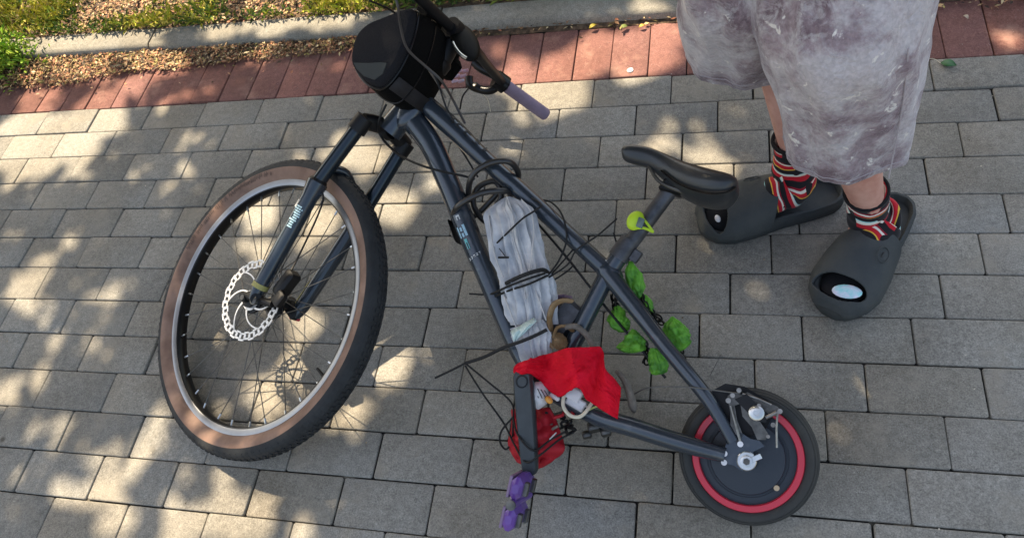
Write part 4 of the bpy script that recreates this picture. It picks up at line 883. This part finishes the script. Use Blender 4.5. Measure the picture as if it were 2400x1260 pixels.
# lime strap light
lm = thing('safety_light', 'lime green silicone safety light looped over the seat post', 'bike light', FP(1490, 520, .03))
mb = MB(); mb.ball(FP(1489, 517, .024), (FP(1500, 490) - FP(1478, 540), FP(1510, 525) - FP(1470, 512), FN), (.019, .0155, .011), 20, 12); mb.build('light_body', M['lime'], lm)
mb = MB(); mb.box(FP(1501, 522, .034), (FP(1510, 500) - FP(1495, 545), FP(1520, 530) - FP(1480, 515), FN), (.009, .006, .003), .001); mb.build('lens', mat('light_lens', (.12, .17, .16), .2), lm)
mb = MB(); mb.tube(cr(F((1492, 497, .028), (1512, 518, .026), (1530, 542, .018)), 5), .0026, 8); mb.tube(cr(F((1484, 536, .028), (1508, 534, .028), (1530, 543, .018)), 5), .0026, 8); mb.tube(cr(F((1530, 543, .018), (1524, 535, -.014), (1500, 520, -.014), (1484, 505, .01)), 5), .0026, 8); mb.build('silicone_strap', M['lime'], lm)

# ------------------------------------------------------------------ person
pe = thing('person', 'person in grey crushed velvet shorts, striped socks and charcoal slides standing behind the bicycle', 'person', (2.52, -.46, 0))
ankB = P(2035, 505, .10); ankA = P(1868, 392, .11)
hemB, hemA = P(1985, 335, .33), P(1718, 122, .36)
kneB = Vector((2.512, -.535, .47)); kneA = P(1812, -10, .48); hipB = Vector((2.500, -.385, .88)); hipA = Vector((2.325, -.365, .88))
# body: one continuous skinned surface
bm_v, bm_e, bm_r = [], [], []
def bv(p, r, par=None, r2=None):
    bm_v.append(tuple(p)); bm_r.append((r, r2 or r)); i = len(bm_v) - 1
    if par is not None: bm_e.append((par, i))
    return i
pc = (hipA + hipB) / 2; side = (hipA - hipB).normalized(); fwdp = Vector((0, 0, 1)).cross(side); fwdp = -fwdp if fwdp.y > 0 else fwdp
pel = bv(pc + Vector((0, 0, .04)), .125, None, .10)
for hip, kn, an, foot in ((hipA, kneA, ankA, P(1720, 498, .045)), (hipB, kneB, ankB, P(1985, 650, .045))):
    h = bv(hip - Vector((0, 0, .03)), .085, pel); t1 = bv(hip.lerp(kn, .5), .072, h); k = bv(kn, .056, t1); c1 = bv(kn.lerp(an, .28), .053, k); c2 = bv(kn.lerp(an, .65), .040, c1); a = bv(an + Vector((0, 0, .02)), .030, c2)
    a2 = bv(an - Vector((0, 0, .045)) , .032, a); f1 = bv(an.lerp(foot, .5) - Vector((0, 0, .05)), .030, a2); bv(foot - Vector((0, 0, .012)), .022, f1)
wa = bv(pc + Vector((0, 0, .18)), .115, pel, .09); ch = bv(pc + Vector((0, 0, .38)), .135, wa, .10); cs = bv(pc + Vector((0, 0, .50)), .12, ch, .09); nk = bv(pc + Vector((0, 0, .60)) + fwdp * .01, .052, cs); hd1 = bv(pc + Vector((0, 0, .68)) + fwdp * .02, .068, nk, .075); bv(pc + Vector((0, 0, .78)) + fwdp * .025, .072, hd1, .085)
for sg in (1, -1):
    sh = bv(pc + side * .17 * sg + Vector((0, 0, .49)), .052, cs); el = bv(pc + side * .24 * sg + Vector((0, 0, .22)), .038, sh); wr = bv(pc + side * .25 * sg + fwdp * .06 + Vector((0, 0, -.02)), .024, el)
    pm = bv(pc + side * .25 * sg + fwdp * .08 + Vector((0, 0, -.08)), .030, wr, .016)
    for q in range(4):
        o0 = fwdp * (.028 - .018 * q); L_ = (.075, .085, .080, .062)[q]; b0 = pc + side * .25 * sg + fwdp * .08 + Vector((0, 0, -.11)) + o0
        f0 = bv(b0, .009, pm); f1 = bv(b0 + Vector((0, 0, -L_ * .5)) - side * sg * .004, .0085, f0); bv(b0 + Vector((0, 0, -L_)) - side * sg * .016, .007, f1)
    th0 = bv(pc + side * .24 * sg + fwdp * .112 + Vector((0, 0, -.075)), .010, pm); bv(pc + side * .235 * sg + fwdp * .128 + Vector((0, 0, -.115)), .0085, th0)
me = bpy.data.meshes.new('body'); me.from_pydata(bm_v, bm_e, []); body = bpy.data.objects.new('body', me); COL.objects.link(body); body.parent = pe; body.matrix_parent_inverse = pe.matrix_world.inverted(); me.materials.append(M['skin'])
md = body.modifiers.new('skin', 'SKIN'); md.use_smooth_shade = True
for i, r in enumerate(bm_r): me.skin_vertices[0].data[i].radius = r
me.skin_vertices[0].data[0].use_root = True
md = body.modifiers.new('sub', 'SUBSURF'); md.levels = 2; md.render_levels = 2
hc = pc + Vector((0, 0, .75)) + fwdp * .02
mb = MB(); mb.ball(hc + Vector((0, 0, .02)) - fwdp * .018, (side, fwdp, (0, 0, 1)), (.088, .098, .105), 24, 14, f=lambda q: 1 if q.y < .45 or q.z > .35 else .8); mb.build('hair', M['hair'], pe)
mb = MB(); mb.ball(hc + fwdp * .092 - Vector((0, 0, .01)), (side, fwdp, (0, 0, 1)), (.012, .018, .022), 12, 8)
for sg in (1, -1): mb.ball(hc + side * .078 * sg - Vector((0, 0, .01)), (side, fwdp, (0, 0, 1)), (.012, .018, .030), 12, 8)
mb.ball(hc + fwdp * .082 - Vector((0, 0, .048)), (side, fwdp, (0, 0, 1)), (.024, .008, .007), 12, 8); mb.build('nose_ears_mouth', M['skin'], pe)
mb = MB()
for sg in (1, -1): mb.ball(hc + fwdp * .083 + side * .030 * sg + Vector((0, 0, .012)), (side, fwdp, (0, 0, 1)), (.012, .006, .006), 12, 8)
mb.build('eyes', M['sockblack'], pe)
# shirt
def ringat(c, rx_, ry_, n=48, f=None):
    o = []
    for k in range(n):
        th = 2 * math.pi * k / n; g_ = f(th) if f else 1
        o.append(c + side * rx_ * math.cos(th) * g_ + fwdp * ry_ * math.sin(th) * g_)
    return o
mb = MB(); mb.loft([ringat(pc + Vector((0, 0, z)), a, b) for z, a, b in ((-.02, .185, .145), (.08, .178, .138), (.20, .172, .130), (.36, .190, .135), (.48, .185, .120), (.56, .110, .085), (.60, .062, .062))], cap=False)
for sg in (1, -1): mb.tube([pc + side * .13 * sg + Vector((0, 0, .50)), pc + side * .20 * sg + Vector((0, 0, .40)), pc + side * .235 * sg + Vector((0, 0, .28))], [.078, .072, .070], 20, cap=False)
mb.build('shirt', M['shirt'], pe)
# shorts: two wide legs and a hip piece, folded cloth
def legcloth(mb, rows, seed, segs=84, sub=10):
    cs_ = cr([r[0] for r in rows], sub); rx_ = np.interp(np.linspace(0, 1, len(cs_)), np.linspace(0, 1, len(rows)), [r[1] for r in rows]); ry_ = np.interp(np.linspace(0, 1, len(cs_)), np.linspace(0, 1, len(rows)), [r[2] for r in rows]); rings = []
    n = len(cs_)
    for i, c in enumerate(cs_):
        t = i / (n - 1)
        def f(th):
            e = Vector((math.cos(th) * 1.3, math.sin(th) * 1.3, t * 1.4 + seed)); e2 = Vector((math.cos(th) * 3.4, math.sin(th) * 3.4, t * 3.2 + seed + 5)); e3 = Vector((math.cos(th) * 7, math.sin(th) * 7, t * 9 + seed))
            return 1 + .09 * noise.noise(e) + .085 * noise.noise(e2) + .030 * noise.noise(e3) + .012 * math.sin(6 * th + 3 * t + seed) * (.3 + t) + (.02 * math.exp(-((t - 1) / .03) ** 2))
        rings.append(ringat(c, rx_[i], ry_[i], segs, f))
    last = rings[-1]; c = cs_[-1]
    rings.append([c + (p - c) * .985 + Vector((0, 0, -.003)) for p in last]); rings.append([c + (p - c) * .95 + Vector((0, 0, .004)) for p in last]); rings.append([c + (p - c) * .94 + Vector((0, 0, .05)) for p in last])
    mb.loft(rings, cap=False)
    k_ = len(cs_) - 3; return [cs_[k_] + (p - cs_[k_]) * 1.004 for p in rings[k_]]
mb = MB()
hem1 = legcloth(mb, [(hipB + Vector((-.01, 0, .02)), .11, .13), (hipB.lerp(P(1974, 5, .62), .4), .125, .14), (P(1966, 5, .62), .122, .140), (P(1978, 120, .52), .120, .135), (P(1984, 225, .42), .114, .120), (P(1984, 325, .33), .103, .098)], 2)
hem2 = legcloth(mb, [(hipA + Vector((.01, 0, .02)), .11, .13), (hipA.lerp(P(1735, -60, .6), .4), .115, .14), (P(1742, -60, .60), .104, .130), (P(1740, 20, .50), .104, .120), (P(1742, 116, .36), .108, .106)], 6)
mb.loft([ringat(pc + Vector((0, 0, z)), a, b) for z, a, b in ((.13, .165, .125), (.12, .175, .135), (.05, .188, .148), (-.03, .198, .155), (-.10, .198, .150), (-.16, .18, .13))], cap=False)
shorts = mb.build('shorts', M['velvet'], pe, ang=80)
for hm in (hem1, hem2):
    mb = MB(); mb.tube(hm, .0009, 6, loop=True); mb.build('hem_stitch', M['trim'], shorts)
# side seam on the outer (right in picture) leg and pocket edge
def seam(th, rows_z):
    pass
mb = MB(); pts = []
for (c, rxx, ryy) in [(P(1974, 5, .62), .126, .14), (P(1982, 120, .52), .122, .135), (P(1984, 225, .42), .114, .12), (P(1984, 325, .33), .103, .098)]:
    d = (V(CT) - c); d.z = 0; d.normalize(); rt_ = Vector((-d.y, d.x, 0)); dirv = (rt_ * .72 + d * .69).normalized(); pts.append(c + dirv * (rxx + .004))
mb.tube(cr(pts, 8), .0013, 8); mb.build('side_seam', M['trim'], shorts)
# socks
def footframe(heel, toe):
    a = (toe - heel); a.z = 0; L_ = a.length; a.normalize(); b = Vector((-a.y, a.x, 0)); return a, b, L_
def sock(an, heel, toe, top, tilt):
    a, b, L_ = footframe(heel, toe); up = Vector((0, 0, 1)); kn = tilt
    path = [(heel + a * L_ * .74 + up * .046, .012, .012), (heel + a * L_ * .72 + up * .046, .034, .018), (heel + a * L_ * .66 + up * .052, .038, .022), (heel + a * L_ * .52 + up * .066, .040, .036), (heel + a * L_ * .36 + up * .080, .038, .046),
            (an + a * .006 - up * .004, .038, .046), (an + (kn - an) * .10, .037, .041), (an + (kn - an) * .19, .038, .040)]
    cs_ = cr([p[0] for p in path], 8); n = len(cs_); r1 = np.interp(np.linspace(0, 1, n), np.linspace(0, 1, len(path)), [p[1] for p in path]); r2 = np.interp(np.linspace(0, 1, n), np.linspace(0, 1, len(path)), [p[2] for p in path])
    mb = MB(); rings = []; att = []; u_ = 0
    for i in range(n):
        t = (cs_[min(i + 1, n - 1)] - cs_[max(i - 1, 0)]).normalized(); v = t.cross(b).normalized(); ww = (1 + .03 * math.sin(i * 1.3))
        rings.append([cs_[i] + b * r1[i] * ww * math.cos(q) + v * r2[i] * ww * math.sin(q) for q in [2 * math.pi * k / 32 for k in range(32)]])
    s_ = 0
    for i in range(n):
        if i: s_ += (cs_[i] - cs_[i - 1]).length
        for k in range(32): att.append((s_ * 9.5 + .04 * math.sin(2 * math.pi * k / 32 + i * .05), 0, 0, 1))
    rings.append([cs_[-1] + (p - cs_[-1]) * .9 + up * .001 for p in rings[-1]]); rings.append([cs_[-1] + (p - cs_[-1]) * .88 - up * .02 for p in rings[-1]]); att += [att[-1]] * 64
    mb.loft(rings, cap=False); mb.v = [tuple(v) for v in mb.v]; o = mb.build('sock', M['sock'], pe, attr=att, ang=80)
    q = MB(); q.tube([cs_[-1] + (p - cs_[-1]) * 1.03 for p in rings[-3]], .0035, 6, loop=True); q.build('sock_cuff', M['sockblack'], o)
    q = MB(); q.ball(heel + a * L_ * .815 + up * .037, (a, b, up), (.050, .044, .023), 24, 12); q.build('sock_toe', M['sockblack'], o)
    return o
heB, toB = P(2108, 482, .0) , P(1940, 748, .0); heA, toA = P(1972, 462, .0), P(1636, 540, .0)
sB = sock(ankB + Vector((.005, .01, 0)), heB, toB, None, kneB); sA = sock(ankA, heA, toA, None, kneA)
mb = MB(); a, b, L_ = footframe(heB, toB); c = heB + a * L_ * .885 + b * .012 + Vector((0, 0, .0665)); mb.ball(c, (b * .9 - a * .25, a, Vector((0, 0, 1))), (.027, .0165, .0055), 18, 10); mb.build('pastel_toe_patch', M['irid'], sB)
mb = MB(); a, b, L_ = footframe(heA, toA); c = P(1682, 512, .064); mb.ball(c, (a, b, Vector((0, 0, 1))), (.006, .010, .004), 12, 8); mb.build('pale_toe_patch', M['whitepl'], sA)
# slides
def slide(heel, toe, hole_off=0., mir=1):
    a, b, L_ = footframe(heel, toe); up = Vector((0, 0, 1)); L_ *= 1.0
    def hw(t): return interp([0, .03, .10, .25, .45, .65, .80, .90, .97, 1], [.012, .030, .042, .048, .050, .060, .062, .053, .034, .012], t)
    def outl(sc, z, n=30):
        o = []
        ts = [.5 - .5 * math.cos(math.pi * i / n) for i in range(n + 1)]
        for t in ts: o.append(heel + a * (L_ * (.5 + (t - .5) * (1 - (1 - sc) * .35))) + b * hw(t) * sc + up * z)
        for t in reversed(ts[1:-1]): o.append(heel + a * (L_ * (.5 + (t - .5) * (1 - (1 - sc) * .35))) - b * hw(t) * sc + up * z)
        return o
    mb = MB(); mb.loft([outl(.88, .001), outl(.97, .006), outl(1.0, .018), outl(1.0, .034), outl(.96, .043), outl(.86, .044), outl(.80, .036), outl(.76, .028)])
    nu, nv = 150, 120; vs = []; keep = []
    t0, t1 = .50, .988
    for i in range(nu + 1):
        for j in range(nv + 1):
            ph = math.pi * j / nv; u = i / nu
            ts_ = t0 + .05 * math.cos(ph) * mir - .04 * math.sin(ph); t = ts_ + (t1 - ts_) * u
            h = interp([.35, .45, .6, .75, .86, .93, .965, .99], [.070, .070, .064, .052, .041, .033, .022, .004], t); wv = hw(t) * 1.02 + .001
            X = math.copysign(abs(math.cos(ph)) ** .75, math.cos(ph)); Z = abs(math.sin(ph)) ** .8
            vs.append(heel + a * L_ * t + b * wv * X + up * (.030 + h * Z * (1 - .06 * abs(X))))
    fs = []
    for i in range(nu):
        for j in range(nv):
            t = t0 + (t1 - t0) * (i + .5) / nu; x = math.cos(math.pi * (j + .5) / nv)
            if ((t - .885) / .064) ** 2 + ((x - hole_off) / .80) ** 2 < 1: continue
            k = i * (nv + 1) + j; fs.append((k, k + nv + 1, k + nv + 2, k + 1))
    us = sorted({q for f_ in fs for q in f_}); mp = {q: i for i, q in enumerate(us)}; mb2 = MB(); mb2.add([vs[q] for q in us], [tuple(mp[q] for q in f_) for f_ in fs])
    so1 = mb.build('slide_sandal', M['sandal'], pe, ang=60); up_ = mb2.build('foot_strap', M['sandal'], so1, ang=60)
    md = up_.modifiers.new('t', 'SOLIDIFY'); md.thickness = .0055; md.offset = -1
    md = up_.modifiers.new('s', 'SMOOTH'); md.iterations = 3; md.factor = .5
    # moulded emblem on the outer side of the strap
    q = MB(); th = .68; cpt = []
    ex = heel + a * L_ * .60 + b * (-1 * mir) * hw(.60) * .62 + up * .094
    for kk in range(14): an_ = 2 * math.pi * kk / 14; cpt.append(ex + a * .017 * math.cos(an_) + b * .010 * math.sin(an_) * (1) + up * (-.009 * math.sin(an_) * (-1 * mir)))
    q.tube(cpt, .0014, 6, loop=True); q.tube([ex + a * .006, ex - a * .006], .0016, 6); q.build('moulded_emblem', M['sandal'], up_)
    return so1
slide(heB, toB, -.10, -1); slide(heA, toA, .1, 1)
# ------------------------------------------------------------------ shade tree behind the kerb (its crown dapples the light)
LIT = [(110, 298, 120, 24), (60, 345, 60, 26), (232, 285, 70, 26), (20, 372, 40, 22), (95, 228, 50, 14), (245, 236, 38, 22), (330, 205, 55, 12), (170, 350, 60, 16), (400, 250, 28, 8), (60, 395, 40, 18), (180, 385, 40, 12),
 (150, 120, 160, 22), (300, 100, 80, 20), (560, 92, 60, 12), (690, 76, 90, 14), (790, 60, 60, 14), (500, 64, 50, 18), (860, 40, 60, 16), (330, 92, 60, 14), (200, 45, 200, 40), (420, 45, 90, 40), (640, 30, 40, 30), (820, 25, 40, 20), (60, 165, 60, 20), (200, 170, 90, 20), (370, 155, 80, 15),
 (855, 360, 50, 28), (790, 330, 30, 12), (730, 365, 35, 9), (600, 478, 45, 26), (748, 515, 42, 28), (628, 590, 28, 24), (920, 475, 55, 30), (995, 430, 30, 18), (1300, 228, 85, 30), (1262, 258, 50, 10), (1205, 335, 34, 18),
 (1330, 160, 60, 30), (1420, 105, 50, 30), (1500, 130, 70, 42), (1565, 75, 36, 36), (1200, 165, 40, 20), (1240, 95, 26, 10), (1440, 175, 60, 12), (1600, 290, 55, 14), (1550, 335, 30, 12), (1680, 372, 60, 14), (1665, 400, 40, 12), (1575, 372, 25, 12),
 (2355, 90, 36, 22), (2330, 146, 30, 6), (885, 855, 52, 34), (820, 965, 34, 26), (690, 860, 34, 38), (622, 915, 30, 36), (722, 750, 36, 22), (668, 690, 20, 14), (50, 690, 38, 24), (105, 650, 26, 14), (258, 735, 18, 18),
 (118, 1012, 28, 34), (214, 1086, 21, 21), (136, 1148, 22, 20), (288, 1098, 34, 20), (350, 975, 18, 14), (328, 1052, 26, 12), (14, 920, 26, 34), (100, 885, 32, 12), (555, 1080, 30, 10), (415, 1118, 16, 18), (258, 1215, 48, 34), (415, 1225, 34, 36), (560, 1215, 80, 40), (640, 1245, 110, 24), (500, 1175, 46, 14), (230, 1165, 18, 24), (390, 1182, 22, 10),
 (1995, 1250, 50, 14), (1330, 1250, 40, 10), (30, 560, 24, 12), (38, 500, 20, 8), (130, 800, 20, 14), (2050, 70, 10, 10), (1110, 40, 30, 8), (430, 380, 12, 8), (310, 420, 30, 8)]
LIT = np.array(LIT, float)
random.seed(21); NL = 76000
rs_ = np.random.RandomState(4)
G = np.c_[rs_.uniform(-2.4, 4.6, NL), rs_.uniform(-2.9, 2.4, NL), np.zeros(NL)]; Zc = rs_.uniform(2.75, 3.7, NL); sd = np.array(SD)
Cn = G + sd * (Zc / sd[2])[:, None]
d1 = rs_.normal(size=(NL, 3)); d1[:, 2] *= .5; d1 /= np.linalg.norm(d1, axis=1)[:, None]
d2 = rs_.normal(size=(NL, 3)); d2[:, 2] *= .5; d2 -= d1 * (d1 * d2).sum(1)[:, None]; d2 /= np.linalg.norm(d2, axis=1)[:, None]
ln = rs_.uniform(.040, .070, NL)[:, None]; wd = ln * .6
C4 = np.stack([Cn - d1 * ln, Cn + d2 * wd, Cn + d1 * ln, Cn - d2 * wd], 1)
ok = np.ones(NL, bool); gx_, gy_ = proj(G); thin = (gx_ < 1000) & (np.sin(G[:, 0] * 9 + 2) * np.sin(G[:, 1] * 11 + G[:, 0] * 4) > -.35); ok &= ~(thin & (rs_.uniform(size=NL) < .42))
for q in [C4[:, i] for i in range(4)] + [Cn]:
    gq = q - sd * (q[:, 2] / sd[2])[:, None]; px, py = proj(gq)
    for (cx, cy, ax_, ay_) in LIT: ok &= ~((((px - cx) / (ax_ * .96)) ** 2 + ((py - cy) / (ay_ * .96)) ** 2) < 1)
C4 = C4[ok]; n_ = len(C4)
tr = thing('shade_tree', 'leafy tree behind the kerb whose crown dapples the sunlight on the pavement', 'tree', (-1.2, 4.5, 0))
me = bpy.data.meshes.new('crown'); me.from_pydata([tuple(v) for v in C4.reshape(-1, 3)], [], [(i * 4, i * 4 + 1, i * 4 + 2, i * 4 + 3) for i in range(n_)]); me.materials.append(M['crown'])
cw = bpy.data.objects.new('crown', me); COL.objects.link(cw); cw.parent = tr; cw.matrix_parent_inverse = tr.matrix_world.inverted()
mb = MB(); mb.tube(cr([(-1.2, 4.5, -.1), (-1.22, 4.5, .6), (-1.25, 4.45, 1.5), (-1.2, 4.4, 2.3), (-1.1, 4.35, 3.2)], 6), np.linspace(.17, .07, 25), 14)
for (a, b) in (((-1.24, 4.45, 1.6), (-3.2, 3.6, 3.2)), ((-1.22, 4.42, 1.9), (-2.3, 2.6, 3.3)), ((-1.2, 4.4, 2.0), (1.2, 3.6, 3.4)), ((-1.2, 4.4, 2.2), (-.4, 2.6, 3.5))):
    mb.tube(cr([a, V(a).lerp(V(b), .5) + Vector((0, 0, -.12)), b], 5), np.linspace(.055, .010, 11), 8)
mb.build('trunk', M['bark'], tr)
print('wheel', round(WC.z, 3), 'legs', (kneB - ankB).length, (kneA - ankA).length, (hipB - kneB).length, 'leaves', n_, 'pc', pc)
